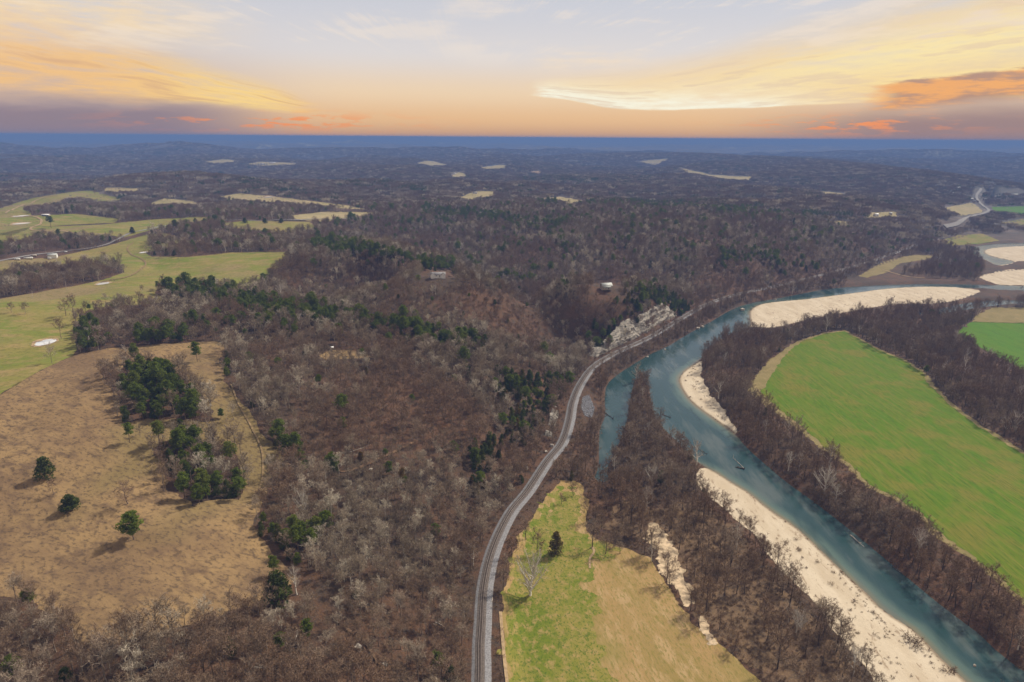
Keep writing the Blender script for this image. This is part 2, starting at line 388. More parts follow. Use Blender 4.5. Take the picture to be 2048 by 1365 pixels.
# ------------------------------------------------------------------ materials
def new_mat(name, rough=0.9, spec=0.2):
    mt = bpy.data.materials.new(name); mt.use_nodes = True; t = mt.node_tree
    b = t.nodes['Principled BSDF']; b.inputs['Roughness'].default_value = rough; b.inputs['Specular IOR Level'].default_value = spec
    g = t.nodes.new('ShaderNodeNewGeometry')
    return mt, t, b, g.outputs['Position']


def xform(t, vec, scale=(1, 1, 1), rot=0.0):
    n = t.nodes.new('ShaderNodeMapping'); t.links.new(vec, n.inputs['Vector'])
    n.vector_type = 'TEXTURE'; n.inputs['Rotation'].default_value = (0, 0, rot); n.inputs['Scale'].default_value = tuple(1.0 / v if v else 1e6 for v in scale)
    return n.outputs[0]


def bump(t, b, height, strength=0.5, dist=0.3):
    n = t.nodes.new('ShaderNodeBump'); n.inputs['Strength'].default_value = strength; n.inputs['Distance'].default_value = dist
    t.links.new(height.s, n.inputs['Height']); t.links.new(n.outputs[0], b.inputs['Normal'])


def flat(name, c, rough=0.85, spec=0.2, var=0.25, scale=0.8):
    mt, t, b, p = new_mat(name, rough, spec)
    n = noise(t, p, scale, 4, 0.6)
    k = mixc(t, n.sm(0.3, 0.7), tuple(v * (1 - var) for v in c), tuple(min(1, v * (1 + var)) for v in c))
    t.links.new(k, b.inputs['Base Color']); return mt


M = {}
def ground_mat():
    mt, t, b, p = new_mat('leaf_litter')
    n1 = noise(t, p, 0.012, 5, 0.6); n2 = noise(t, p, 0.13, 5, 0.65); n3 = noise(t, p, 0.9, 4, 0.7)
    c = mixc(t, n1.sm(0.35, 0.65), (0.052, 0.032, 0.020), (0.112, 0.056, 0.030))
    c = mixc(t, n2.sm(0.45, 0.7), c, (0.052, 0.038, 0.027))
    c = mixc(t, n3.sm(0.5, 0.75) * 0.6, c, (0.17, 0.108, 0.062))
    c = mixc(t, n3.sm(0.32, 0.5).op('SUBTRACT', 1.0).abs() * 0.6, c, (0.055, 0.042, 0.034))
    # far country, beyond the trees that are built: wooded land with pale clearings
    ln = t.nodes.new('ShaderNodeVectorMath'); ln.operation = 'LENGTH'; t.links.new(p, ln.inputs[0]); r = X(t, ln.outputs['Value'])
    wood = mixc(t, noise(t, p, 0.03, 3, 0.7).sm(0.35, 0.65), (0.085, 0.068, 0.058), (0.175, 0.138, 0.112))
    wood = mixc(t, noise(t, p, 0.004, 3, 0.6).sm(0.42, 0.6) * 0.6, wood, (0.055, 0.056, 0.042))
    clr = noise(t, xform(t, p, (1, 0.55, 0)), 0.0013, 4, 0.6).sm(0.60, 0.635)
    wood = mixc(t, clr * r.sm(6500, 9500), wood, (0.30, 0.27, 0.16))
    c = mixc(t, r.sm(1900, 3200), c, wood)
    t.links.new(c, b.inputs['Base Color'])
    bump(t, b, n2 + n3 * 0.4, 0.9, 1.2); return mt
M['ground'] = ground_mat()


def grass_mat(name, cols, big=0.02, mid=0.12, fine=0.8, stretch=(1, 1, 1), rot=0.0, bumps=0.5, tint=None):
    """cols: four base colours mixed by large, middle and fine noise."""
    mt, t, b, p = new_mat(name, 0.95, 0.1)
    q = xform(t, p, stretch, rot)
    n1 = noise(t, q, big, 4, 0.6); n2 = noise(t, q, mid, 5, 0.65); n3 = noise(t, q, fine, 4, 0.7)
    n0 = noise(t, p, big * 0.45, 3, 0.6)
    c = mixc(t, n1.sm(0.36, 0.62), cols[0], cols[1])
    c = mixc(t, n2.sm(0.44, 0.68), c, cols[2])
    if tint: c = mixc(t, n0.sm(0.5, 0.64), c, tint)
    c = mixc(t, n3.sm(0.48, 0.64) * 0.8, c, cols[3])
    t.links.new(c, b.inputs['Base Color']); bump(t, b, n2 * 0.6 + n3 * 0.5, bumps, 0.6)
    return mt
va, vb = G([(1640, 830)])[0], G([(1960, 1110)])[0]
HAYROT = math.atan2(vb[1] - va[1], vb[0] - va[0])
M['hay'] = grass_mat('hay_grass', [(0.104, 0.152, 0.009), (0.078, 0.152, 0.006), (0.150, 0.160, 0.022), (0.054, 0.096, 0.005)], 0.05, 0.26, 1.1, (0.07, 1.0, 1), HAYROT, 0.4, (0.155, 0.150, 0.022))
M['hay_far'] = grass_mat('hay_grass_bright', [(0.070, 0.170, 0.012), (0.082, 0.165, 0.012), (0.058, 0.140, 0.010), (0.105, 0.165, 0.018)], 0.02, 0.1, 0.6, (0.4, 1.2, 1), HAYROT, 0.3)
M['hay_edge'] = grass_mat('dry_field_margin', [(0.24, 0.19, 0.085), (0.20, 0.16, 0.065), (0.28, 0.21, 0.10), (0.15, 0.13, 0.04)], 0.03, 0.1, 0.6)
M['meadow'] = grass_mat('meadow_grass', [(0.125, 0.155, 0.016), (0.215, 0.188, 0.042), (0.30, 0.215, 0.080), (0.052, 0.098, 0.008)], 0.03, 0.20, 0.7, (1.2, 0.8, 1), 0.1, 0.6)
M['stubble'] = grass_mat('meadow_stubble', [(0.31, 0.205, 0.085), (0.25, 0.180, 0.062), (0.37, 0.255, 0.125), (0.175, 0.150, 0.038)], 0.02, 0.11, 0.45, (1.7, 0.5, 1), 0.18, 0.5, (0.235, 0.185, 0.06))
M['pasture'] = grass_mat('winter_pasture', [(0.190, 0.122, 0.064), (0.285, 0.188, 0.088), (0.145, 0.094, 0.054), (0.085, 0.058, 0.036)], 0.012, 0.09, 0.33, (0.8, 1.4, 1), -0.5, 1.0, (0.20, 0.145, 0.062))
M['green_pasture'] = grass_mat('green_pasture', [(0.225, 0.190, 0.054), (0.145, 0.175, 0.026), (0.275, 0.200, 0.080), (0.130, 0.125, 0.030)], 0.010, 0.05, 0.3, (0.7, 1.2, 1), 0.2, 0.5, (0.235, 0.175, 0.085))
M['pale_pasture'] = grass_mat('pale_far_pasture', [(0.33, 0.265, 0.135), (0.29, 0.245, 0.11), (0.37, 0.29, 0.165), (0.22, 0.19, 0.08)], 0.008, 0.03, 0.15, (1, 1, 1), 0.0, 0.2)
M['brush_ground'] = grass_mat('brushy_ground', [(0.125, 0.078, 0.048), (0.155, 0.100, 0.058), (0.085, 0.060, 0.042), (0.20, 0.135, 0.075)], 0.03, 0.15, 0.9, (1, 1, 1), 0.0, 1.0)
M['soil'] = flat('bare_soil', (0.30, 0.20, 0.12), 0.95, 0.1, 0.35, 0.5)
M['track_dirt'] = flat('track_dirt', (0.33, 0.235, 0.135), 0.95, 0.1, 0.25, 0.4)
M['soil_path'] = flat('woodland_path', (0.15, 0.092, 0.054), 0.95, 0.1, 0.35, 0.35)
M['faint_path'] = flat('grassy_path', (0.215, 0.150, 0.078), 0.95, 0.1, 0.35, 0.35)
M['asphalt'] = flat('pale_asphalt', (0.24, 0.225, 0.21), 0.9, 0.2, 0.2, 0.3)


def sand_mat():
    mt, t, b, p = new_mat('river_sand', 0.95, 0.1)
    q = xform(t, p, (0.5, 1.4, 1), HAYROT)
    n1 = noise(t, q, 0.05, 5, 0.6); n2 = noise(t, p, 0.5, 5, 0.7); n3 = noise(t, q, 0.16, 6, 0.7, 0.6)
    c = mixc(t, n1.sm(0.35, 0.65), (0.47, 0.385, 0.275), (0.56, 0.475, 0.355))
    c = mixc(t, n2.sm(0.5, 0.75) * 0.5, c, (0.41, 0.33, 0.235))
    c = mixc(t, n3.sm(0.57, 0.66) * 0.8, c, (0.24, 0.17, 0.11))
    at = t.nodes.new('ShaderNodeAttribute'); at.attribute_name = 'shore'; s = X(t, at.outputs['Fac'])
    c = mixc(t, (s + n2 * 3.0 - 1.5).sm(0.0, 3.5), (0.20, 0.155, 0.105), c)
    t.links.new(c, b.inputs['Base Color']); bump(t, b, n2 + n1, 0.5, 0.4); return mt
M['sand'] = sand_mat()
M['wash_sand'] = flat('wash_sand', (0.47, 0.36, 0.235), 0.95, 0.1, 0.35, 0.3)


def water_mat():
    mt, t, b, p = new_mat('river_water', 0.06, 0.5)
    b.inputs['IOR'].default_value = 1.33
    at = t.nodes.new('ShaderNodeAttribute'); at.attribute_name = 'shore'; s = X(t, at.outputs['Fac'])     # metres from the bank
    n1 = noise(t, p, 0.02, 4, 0.6)
    c = mixc(t, s.sm(0.3, 6.0), (0.16, 0.145, 0.09), (0.085, 0.130, 0.108))
    c = mixc(t, (s + n1 * 14.0).sm(10.0, 26.0), c, (0.022, 0.054, 0.056))
    n4 = noise(t, xform(t, p, (0.35, 1.6, 1), HAYROT), 0.03, 4, 0.6)  # pale and dark reflections put into the water colour as streaks
    c = mixc(t, n4.sm(0.48, 0.66) * 0.65, c, (0.096, 0.116, 0.108))
    c = mixc(t, n4.sm(0.30, 0.46).op('SUBTRACT', 1.0).abs() * 0.6, c, (0.010, 0.034, 0.036))
    t.links.new(c, b.inputs['Base Color'])
    w = noise(t, xform(t, p, (0.6, 1.4, 1), HAYROT), 0.55, 4, 0.6); w2 = noise(t, p, 0.08, 3, 0.5)
    bump(t, b, w + w2 * 1.5, 0.35, 0.3); return mt
M['water'] = water_mat()
def pond_mat():
    mt, t, b, p = new_mat('pond_water', 0.12, 0.5); b.inputs['Base Color'].default_value = (0.66, 0.66, 0.64, 1); return mt  # near-white base colour stands in for the sky reflected in the ponds
M['pond'] = pond_mat()
M['ballast'] = flat('ballast', (0.20, 0.195, 0.20), 0.95, 0.15, 0.4, 1.6)
M['ballast_track'] = flat('track_ballast', (0.115, 0.095, 0.082), 0.95, 0.15, 0.35, 1.2)
M['sleeper'] = flat('sleeper_wood', (0.095, 0.072, 0.058), 0.95, 0.1, 0.3, 2.0)
M['rail'] = flat('rail_steel', (0.34, 0.29, 0.26), 0.45, 0.4, 0.15, 0.5)
M['pebble'] = flat('riprap_stone', (0.20, 0.20, 0.215), 0.95, 0.2, 0.4, 0.8)


def rock_mat(name, a, bcol, stain):
    mt, t, b, p = new_mat(name, 0.95, 0.15)
    n1 = noise(t, xform(t, p, (0.25, 0.25, 1.6)), 0.5, 5, 0.65); n2 = noise(t, p, 0.35, 5, 0.65); n3 = noise(t, xform(t, p, (1.2, 1.2, 0.25)), 0.5, 4, 0.6)
    c = mixc(t, n2.sm(0.35, 0.65), a, bcol); c = mixc(t, n1.sm(0.48, 0.60) * 0.85, c, stain); c = mixc(t, n3.sm(0.58, 0.72) * 0.6, c, (0.30, 0.20, 0.12))
    t.links.new(c, b.inputs['Base Color']); bump(t, b, n1 + n2, 1.0, 0.8); return mt
M['rock'] = rock_mat('limestone', (0.30, 0.278, 0.245), (0.40, 0.36, 0.30), (0.13, 0.115, 0.10))
M['boulder'] = rock_mat('boulder_stone', (0.42, 0.38, 0.33), (0.52, 0.46, 0.38), (0.25, 0.21, 0.18))


def bark_mat(name, cols, rough=0.9, leaf=False):
    """Colour picked per tree (object random) with patches by place."""
    mt, t, b, p = new_mat(name, rough, 0.1)
    oi = t.nodes.new('ShaderNodeObjectInfo'); r = X(t, oi.outputs['Random'])
    pl = noise(t, oi.outputs['Location'], 0.012, 3, 0.6)
    c = mixc(t, r.sm(0.1, 0.9), cols[0], cols[1]); c = mixc(t, (r * 7.3).op('FRACT').sm(0.60, 0.95), c, cols[2])
    c = mixc(t, pl.sm(0.43, 0.60) * 0.85, c, cols[3])
    t.links.new(c, b.inputs['Base Color'])
    if leaf:
        tr_ = t.nodes.new('ShaderNodeBsdfTranslucent'); t.links.new(c, tr_.inputs[0]); mx = t.nodes.new('ShaderNodeMixShader'); mx.inputs[0].default_value = 0.4
        out_ = t.nodes['Material Output']; t.links.new(b.outputs[0], mx.inputs[1]); t.links.new(tr_.outputs[0], mx.inputs[2]); t.links.new(mx.outputs[0], out_.inputs[0])
    return mt
M['twig'] = bark_mat('twigs', [(0.155, 0.115, 0.078), (0.300, 0.242, 0.172), (0.52, 0.46, 0.36), (0.200, 0.126, 0.080)])
M['bark'] = bark_mat('bark', [(0.17, 0.13, 0.10), (0.28, 0.235, 0.19), (0.50, 0.45, 0.38), (0.19, 0.14, 0.11)])
M['twig_river'] = bark_mat('river_twigs', [(0.165, 0.112, 0.070), (0.225, 0.162, 0.110), (0.30, 0.235, 0.17), (0.190, 0.120, 0.072)])
M['bark_river'] = bark_mat('river_bark', [(0.075, 0.057, 0.046), (0.11, 0.088, 0.072), (0.16, 0.13, 0.11), (0.09, 0.066, 0.052)])
M['bark_white'] = bark_mat('sycamore_bark', [(0.66, 0.61, 0.54), (0.74, 0.70, 0.63), (0.78, 0.75, 0.69), (0.66, 0.60, 0.53)])
M['twig_white'] = bark_mat('sycamore_twigs', [(0.33, 0.28, 0.22), (0.40, 0.35, 0.29), (0.44, 0.40, 0.34), (0.34, 0.28, 0.23)])
M['pine'] = bark_mat('pine_needles', [(0.120, 0.155, 0.022), (0.150, 0.195, 0.028), (0.185, 0.205, 0.040), (0.130, 0.165, 0.024)], leaf=True)
M['cedar'] = bark_mat('cedar_foliage', [(0.068, 0.088, 0.020), (0.092, 0.112, 0.024), (0.170, 0.110, 0.030), (0.078, 0.098, 0.022)], leaf=True)
M['trunk'] = bark_mat('pine_bark', [(0.12, 0.085, 0.065), (0.15, 0.11, 0.085), (0.18, 0.13, 0.10), (0.13, 0.09, 0.07)])
M['shrub'] = bark_mat('brush_twigs', [(0.140, 0.090, 0.054), (0.190, 0.125, 0.076), (0.245, 0.175, 0.105), (0.155, 0.098, 0.058)])
M['log'] = flat('driftwood', (0.46, 0.41, 0.35), 0.9, 0.1, 0.25, 1.0)
M['dark_log'] = flat('wet_driftwood', (0.07, 0.058, 0.05), 0.8, 0.2, 0.3, 1.0)
M['white_wall'] = flat('white_siding', (0.72, 0.72, 0.70), 0.7, 0.3, 0.08, 0.6)
M['tan_wall'] = flat('tan_siding', (0.42, 0.36, 0.29), 0.8, 0.2, 0.12, 0.6)
M['metal_roof'] = flat('pale_metal_roof', (0.40, 0.415, 0.39), 0.55, 0.4, 0.10, 0.5)
M['white_roof'] = flat('white_roof', (0.78, 0.78, 0.77), 0.6, 0.3, 0.06, 0.5)
M['grey_roof'] = flat('grey_shingle', (0.24, 0.23, 0.23), 0.9, 0.2, 0.15, 0.8)
M['dark_and_shade'] = flat('dark_parts_and_shade', (0.03, 0.03, 0.032), 0.6, 0.3, 0.1, 0.5)  # near-black for doors and wheels, and for painted shade in the shed
M['window_glass'] = flat('window_glass', (0.05, 0.06, 0.07), 0.15, 0.5, 0.1, 0.5)
M['pole_wood'] = flat('pole_wood', (0.42, 0.38, 0.34), 0.9, 0.1, 0.1, 0.8)
M['rust'] = flat('rusty_metal', (0.22, 0.11, 0.07), 0.8, 0.3, 0.3, 0.7)


# ------------------------------------------------------------------ mesh helpers
def link(name, mesh, parent=None, label=None, cat=None, group=None, kind=None):
    o = bpy.data.objects.new(name, mesh); col.objects.link(o)
    if parent is not None: o.parent = parent
    if label: o['label'] = label
    if cat: o['category'] = cat
    if group: o['group'] = group
    if kind: o['kind'] = kind
    return o


def mesh_np(name, V, F, mats, smooth=False, mi=None):
    me = bpy.data.meshes.new(name); V = np.asarray(V, np.float32).reshape(-1, 3); F = np.asarray(F, np.int32)
    k = F.shape[1]; n = len(F)
    me.vertices.add(len(V)); me.vertices.foreach_set('co', V.ravel())
    me.loops.add(n * k); me.loops.foreach_set('vertex_index', F.ravel())
    me.polygons.add(n); me.polygons.foreach_set('loop_start', np.arange(0, n * k, k, dtype=np.int32))
    me.polygons.foreach_set('loop_total', np.full(n, k, np.int32))
    for m_ in (mats if isinstance(mats, (list, tuple)) else [mats]): me.materials.append(m_)
    if mi is not None: me.polygons.foreach_set('material_index', np.asarray(mi, np.int32))
    if smooth: me.polygons.foreach_set('use_smooth', np.ones(n, bool))
    me.update(calc_edges=True); return me


# ------------------------------------------------------------------ the ground sheet
nr, nc = GZ.shape
gi = np.arange(nr * nc).reshape(nr, nc)
quads = np.stack([gi[:-1, :-1], gi[:-1, 1:], gi[1:, 1:], gi[1:, :-1]], -1).reshape(-1, 4)
gv = np.stack([gx.ravel(), gy.ravel(), GZ.ravel()], 1)
ground = link('ground', mesh_np('ground', gv, quads[:, ::-1], M['ground'], True), kind='structure',
              label='brown leaf-littered hills and river valley floor', cat='ground')
tris = np.vstack([quads[:, [0, 2, 1]], quads[:, [0, 3, 2]]])
DRG = dr; RSG = rsdf


def clip_sheet(name, sd, lift, material, kind='structure', label=None, cat=None, const_z=None, attr=None, parent=None, flatten=None):
    """A sheet lying on the ground wherever sd < 0 (cut exactly along sd = 0)."""
    s = sd[tris]; inn = s < 0; cnt = inn.sum(1)
    full = tris[cnt == 3]; V = [gv]; F = [full]; A = [attr] if attr is not None else None; base = len(gv)
    for want in (1, 2):
        sel = np.where(cnt == want)[0]
        if not len(sel): continue
        T = tris[sel]; S = s[sel]; I = inn[sel]
        odd = (I if want == 1 else ~I).argmax(1); a = np.arange(len(T))
        p0, p1, p2 = T[a, odd], T[a, (odd + 1) % 3], T[a, (odd + 2) % 3]
        s0, s1, s2 = S[a, odd], S[a, (odd + 1) % 3], S[a, (odd + 2) % 3]
        w1 = (s0 / (s0 - s1))[:, None]; w2 = (s0 / (s0 - s2))[:, None]
        q1 = gv[p0] + (gv[p1] - gv[p0]) * w1; q2 = gv[p0] + (gv[p2] - gv[p0]) * w2
        i1 = base + np.arange(len(T)); i2 = i1 + len(T); base += 2 * len(T)
        V += [q1, q2]
        if A is not None: A += [attr[p0] * (1 - w1[:, 0]) + attr[p1] * w1[:, 0], attr[p0] * (1 - w2[:, 0]) + attr[p2] * w2[:, 0]]
        if want == 1: F.append(np.stack([p0, i1, i2], 1))
        else: F += [np.stack([i1, p1, p2], 1), np.stack([i1, p2, i2], 1)]
    V = np.vstack(V); F = np.vstack(F)
    if not len(F): return None
    used = np.unique(F); remap = np.zeros(len(V), np.int64); remap[used] = np.arange(len(used)); V = V[used].copy(); F = remap[F]
    r = np.hypot(V[:, 0], V[:, 1]); V[:, 2] += lift * (1 + r / 1500.0)
    if const_z is not None: V[:, 2] = const_z
    n = np.cross(V[F[:, 1]] - V[F[:, 0]], V[F[:, 2]] - V[F[:, 0]])[:, 2]; F[n < 0] = F[n < 0][:, [0, 2, 1]]
    me = mesh_np(name, V, F, material, True)
    if A is not None:
        at = me.attributes.new('shore', 'FLOAT', 'POINT'); at.data.foreach_set('value', np.concatenate(A)[used].astype(np.float32))
    return link(name, me, parent, label, cat, None, kind)


def px_sdf(poly, rag=2.0, step=6.0, wl=14.0, closed=True):
    """Signed distance on the ground grid to an outline given in photograph pixels, with a ragged edge."""
    P = np.asarray(poly, float); L = np.vstack([P, P[:1]]); dens = []
    for a, b in zip(L[:-1], L[1:]):
        n = max(2, int(np.linalg.norm(b - a) / 12)); dens.append(a + (b - a) * np.linspace(0, 1, n, endpoint=False)[:, None])
    W = G(np.vstack(dens))[:, :2]
    lo, hi = W.min(0) - 40, W.max(0) + 40
    x, y = gv[:, 0], gv[:, 1]; k = (x > lo[0]) & (x < hi[0]) & (y > lo[1]) & (y < hi[1])
    sd = np.full(len(gv), 1e3)
    sd[k] = poly_sdf(x[k], y[k], W) + rag * 1.6 * fbm(x[k], y[k], wl, 3, 0.6)
    return sd


# water
shore = -RSG + np.clip(ssdf - 6.0, 0, 40) * 0.7
river_sd = np.where((gv[:, 0] > -200) & (fr < 2600), RSG - 5.0, 1e3)
clip_sheet('river', river_sd, 0.0, M['water'], label='teal river winding past the sandbars', cat='river', const_z=0.0, attr=shore)
SANDLAB = {'bar_near': 'long pale sandbar along the near bank of the river', 'bar_point': 'small pale sand point opposite the brushy island',
           'bar_long': 'long tan gravel bar in the upper bend', 'bar_far': 'pale gravel bar beside the far loop of the river',
           'bar_side': 'tan sand flat at the right edge beyond the upper bend', 'bar_wash': 'pale sand washed in among trees beside the meadow',
           'bar_scour': 'small sliver of pale sand in the tan meadow'}
for k, P in SAND.items():
    x, y = gv[:, 0], gv[:, 1]; lo, hi = P.min(0) - 30, P.max(0) + 30
    kk = (x > lo[0]) & (x < hi[0]) & (y > lo[1]) & (y < hi[1]); sd = np.full(len(gv), 1e3)
    sd[kk] = poly_sdf(x[kk], y[kk], P) + (5.0 if 'wash' in k or 'scour' in k else 9.0 if k == 'bar_long' else 4.0) * fbm(x[kk], y[kk], 9.0 if 'wash' in k or 'scour' in k else 45.0 if k == 'bar_long' else 24.0, 5, 0.7) - (0.3 if 'wash' in k else 0)
    sd = np.maximum(sd, -RSG - 1.5)
    clip_sheet('sandbar', sd, 0.10, M['wash_sand' if 'wash' in k or 'scour' in k else 'sand'], label=SANDLAB[k], cat='sandbar', attr=RSG)

# fields, in photograph pixels
FIELD = {
 'hay': [(1497, 784), (1515, 749), (1542, 719), (1593, 684), (1645, 667), (1689, 661), (1727, 681), (1761, 700), (1809, 719), (1850, 746), (1864, 767),
         (1900, 804), (1960, 850), (2048, 905), (2300, 1040), (2300, 1400), (2140, 1262), (2048, 1208), (1960, 1132), (1900, 1090), (1864, 1064), (1833, 1027), (1782, 996),
         (1734, 975), (1696, 934), (1645, 900), (1610, 869), (1562, 835), (1528, 808)],
 'hay_far': [(1912, 666), (1945, 644), (2048, 646), (2250, 650), (2250, 800), (2048, 740), (1996, 714), (1941, 685)],
 'margin_far': [(1945, 645), (1950, 634), (1980, 616), (2048, 615), (2250, 615), (2250, 652), (2048, 648)],
 'meadow': [(1120, 960), (1081, 1011), (1035, 1078), (1020, 1132), (1003, 1208), (1003, 1284), (1011, 1365), (1020, 1430), (1600, 1430), (1522, 1365), (1452, 1300), (1391, 1248),
            (1360, 1214), (1330, 1163), (1300, 1120), (1254, 1096), (1193, 1081), (1168, 1050), (1178, 1011), (1163, 966)],
 'pasture': [(0, 790), (40, 765), (90, 737), (150, 710), (220, 697), (330, 688), (430, 683), (458, 690), (440, 720), (450, 760), (470, 790), (505, 830),
             (515, 850), (545, 890), (577, 930), (540, 960), (522, 1000), (505, 1060), (540, 1100), (575, 1130), (592, 1160), (565, 1180), (535, 1195), (500, 1215), (430, 1235),
             (330, 1262), (220, 1292), (180, 1300), (120, 1240), (60, 1200), (0, 1195), (-250, 1190), (-250, 900)],
 'green_pasture': [(-200, 560), (0, 522), (110, 515), (215, 492), (255, 481), (290, 470), (330, 466), (360, 478), (412, 490), (330, 500), (290, 505), (300, 513), (370, 515), (470, 505), (580, 504),
            (575, 520), (545, 545), (520, 570), (505, 585), (440, 570), (370, 572), (312, 580), (312, 592), (365, 598), (330, 606), (240, 612), (170, 625), (150, 650),
            (155, 690), (150, 710), (90, 737), (40, 765), (0, 790), (-250, 900), (-250, 700)],
 'lane_pasture': [(-60, 440), (15, 412), (60, 398), (130, 386), (180, 381), (245, 398), (215, 408), (150, 396), (110, 410), (45, 418), (70, 432), (150, 428), (240, 438),
                  (230, 446), (140, 450), (60, 455), (30, 470), (-60, 475)],
 'hill_pasture': [(430, 395), (480, 387), (560, 395), (700, 412), (735, 420), (600, 412), (540, 405), (480, 403)],
 'knoll_pasture': [(290, 410), (330, 397), (380, 402), (405, 411), (300, 414)],
 'crest_pasture': [(205, 375), (280, 377), (275, 386), (210, 384)],
 'road_pasture': [(-60, 480), (60, 455), (200, 450), (300, 440), (400, 434), (432, 436), (380, 447), (310, 458), (250, 475), (225, 472), (150, 470), (90, 472), (20, 485), (-60, 500)],
 'strip_pasture': [(440, 447), (500, 442), (620, 444), (632, 455), (600, 464), (560, 466), (460, 456)],
 'east_pasture': [(585, 431), (650, 424), (760, 425), (700, 437), (640, 444), (590, 438)],
 'clear_near': [(622, 713), (650, 703), (690, 699), (742, 706), (752, 715), (700, 720), (650, 723)],
 'clear_farm': [(912, 398), (950, 383), (985, 383), (992, 394), (940, 403)],
 'clear_tan': [(1085, 398), (1120, 393), (1170, 402), (1200, 406), (1130, 408)],
 'clear_knob': [(828, 327), (860, 321), (900, 332), (860, 333)],
 'clear_bench': [(958, 336), (990, 330), (1014, 331), (1010, 338), (970, 340)],
 'clear_house': [(898, 352), (920, 344), (938, 353), (910, 357)],
 'clear_village': [(402, 326), (440, 319), (472, 320), (470, 325), (440, 328)],
 'clear_village_long': [(490, 330), (520, 324), (560, 325), (598, 327), (590, 331), (520, 333)],
 'clear_village_top': [(480, 315), (520, 311), (566, 312), (572, 318), (530, 318)],
 'clear_red': [(1058, 344), (1085, 341), (1078, 351)],
 'clear_mid': [(1640, 442), (1706, 443), (1700, 453), (1650, 450)],
 'clear_barn': [(1730, 436), (1745, 425), (1790, 424), (1790, 435), (1745, 438)],
 'clear_strip': [(1620, 381), (1695, 388), (1690, 394), (1650, 390)],
 'clear_slope': [(1272, 323), (1340, 317), (1312, 332)],
 'clear_creek': [(1350, 334), (1425, 350), (1505, 354), (1500, 361), (1440, 359), (1380, 348)],
 'valley_green': [(1983, 414), (2060, 413), (2200, 414), (2200, 429), (2048, 429), (1990, 426)],
 'valley_lawn': [(1880, 418), (1945, 405), (1958, 415), (1966, 425), (1920, 432)],
 'valley_right': [(2000, 446), (2048, 438), (2200, 436), (2200, 456), (2048, 452)],
 'railside_field': [(1716, 553), (1755, 530), (1790, 517), (1832, 510), (1872, 512), (1850, 520), (1800, 527), (1775, 545), (1735, 556)],
 'railside_green': [(1880, 482), (1920, 470), (1965, 468), (2000, 482), (1960, 488), (1900, 492)],
}
FIELD_INFO = {'hay': ('hay', 'big green hay field inside the river bend'), 'hay_far': ('hay_far', 'bright green field at the right edge beyond the woods'),
 'margin_far': ('hay_edge', 'tan strip above the bright green field'), 'meadow': ('stubble', 'tan meadow between the railway and the sandbar woods'),
 'pasture': ('pasture', 'golden brown winter pasture on the near left hill'), 'green_pasture': ('green_pasture', 'rolling green pasture on the left ridge with a white pond'),
 'lane_pasture': ('green_pasture', 'pasture round the looping farm lane'), 'hill_pasture': ('pale_pasture', 'long tan pasture on the far hill shoulder'),
 'knoll_pasture': ('pale_pasture', 'small pale knoll pasture among far woods'), 'crest_pasture': ('pale_pasture', 'thin pasture on the far left crest'),
 'road_pasture': ('green_pasture', 'pasture beside the county road'), 'strip_pasture': ('green_pasture', 'green field strip below the county road'),
 'east_pasture': ('pale_pasture', 'pale field at the end of the county road'), 'clear_near': ('pasture', 'small tan grassy opening near the top of the near wooded hill'), 'clear_farm': ('pale_pasture', 'tan clearing with a farmhouse in the far woods'),
 'clear_tan': ('pale_pasture', 'long tan clearing on the wooded hilltop'), 'clear_knob': ('pale_pasture', 'bare tan knob in the blue woods'),
 'clear_bench': ('pale_pasture', 'flat pale clearing near the far ridge'), 'clear_house': ('pale_pasture', 'clearing with a tiny house in the far woods'),
 'clear_village': ('pale_pasture', 'farm fields in the far blue woods on the left'), 'clear_village_long': ('pale_pasture', 'long pale strip by the far farm buildings on the left'), 'clear_village_top': ('pale_pasture', 'small upper field above the far farm buildings'),
 'clear_red': ('soil', 'reddish patch in the far woods'),
 'clear_mid': ('pale_pasture', 'narrow clearing on the slope above the railway'), 'clear_barn': ('pale_pasture', 'clearing round the white barn'),
 'clear_strip': ('pale_pasture', 'long strip clearing by the white metal building'), 'clear_slope': ('pale_pasture', 'sloping field on the far ridge foot'),
 'clear_creek': ('pale_pasture', 'pale creek bottom fields in the far valley'), 'valley_green': ('hay_far', 'green valley field beside the highway'),
 'valley_lawn': ('pale_pasture', 'pale lawn beside the highway bend'), 'valley_right': ('green_pasture', 'field at the right edge of the valley'),
 'railside_field': ('hay_edge', 'dry grass field between railway and river bend'), 'railside_green': ('green_pasture', 'greenish flat beside the far railway')}
WOODS = {   # wooded pieces cut out of the fields
 'hedge': [(-200, 575), (0, 560), (60, 545), (140, 540), (240, 530), (250, 545), (205, 561), (130, 576), (0, 598), (-200, 640)],
 'thicket_upper': [(198, 760), (205, 745), (250, 732), (330, 738), (400, 768), (430, 820), (428, 846), (400, 850), (350, 846), (300, 842), (252, 850), (235, 838), (232, 800)],
 'thicket_lower': [(292, 900), (318, 880), (360, 874), (420, 880), (470, 890), (486, 915), (500, 975), (478, 1002), (430, 1004), (380, 1018), (345, 990), (322, 985), (322, 935)],
 'wood_strip': [(300, 482), (410, 490), (330, 501), (306, 512), (296, 505)],
}
XC = {}
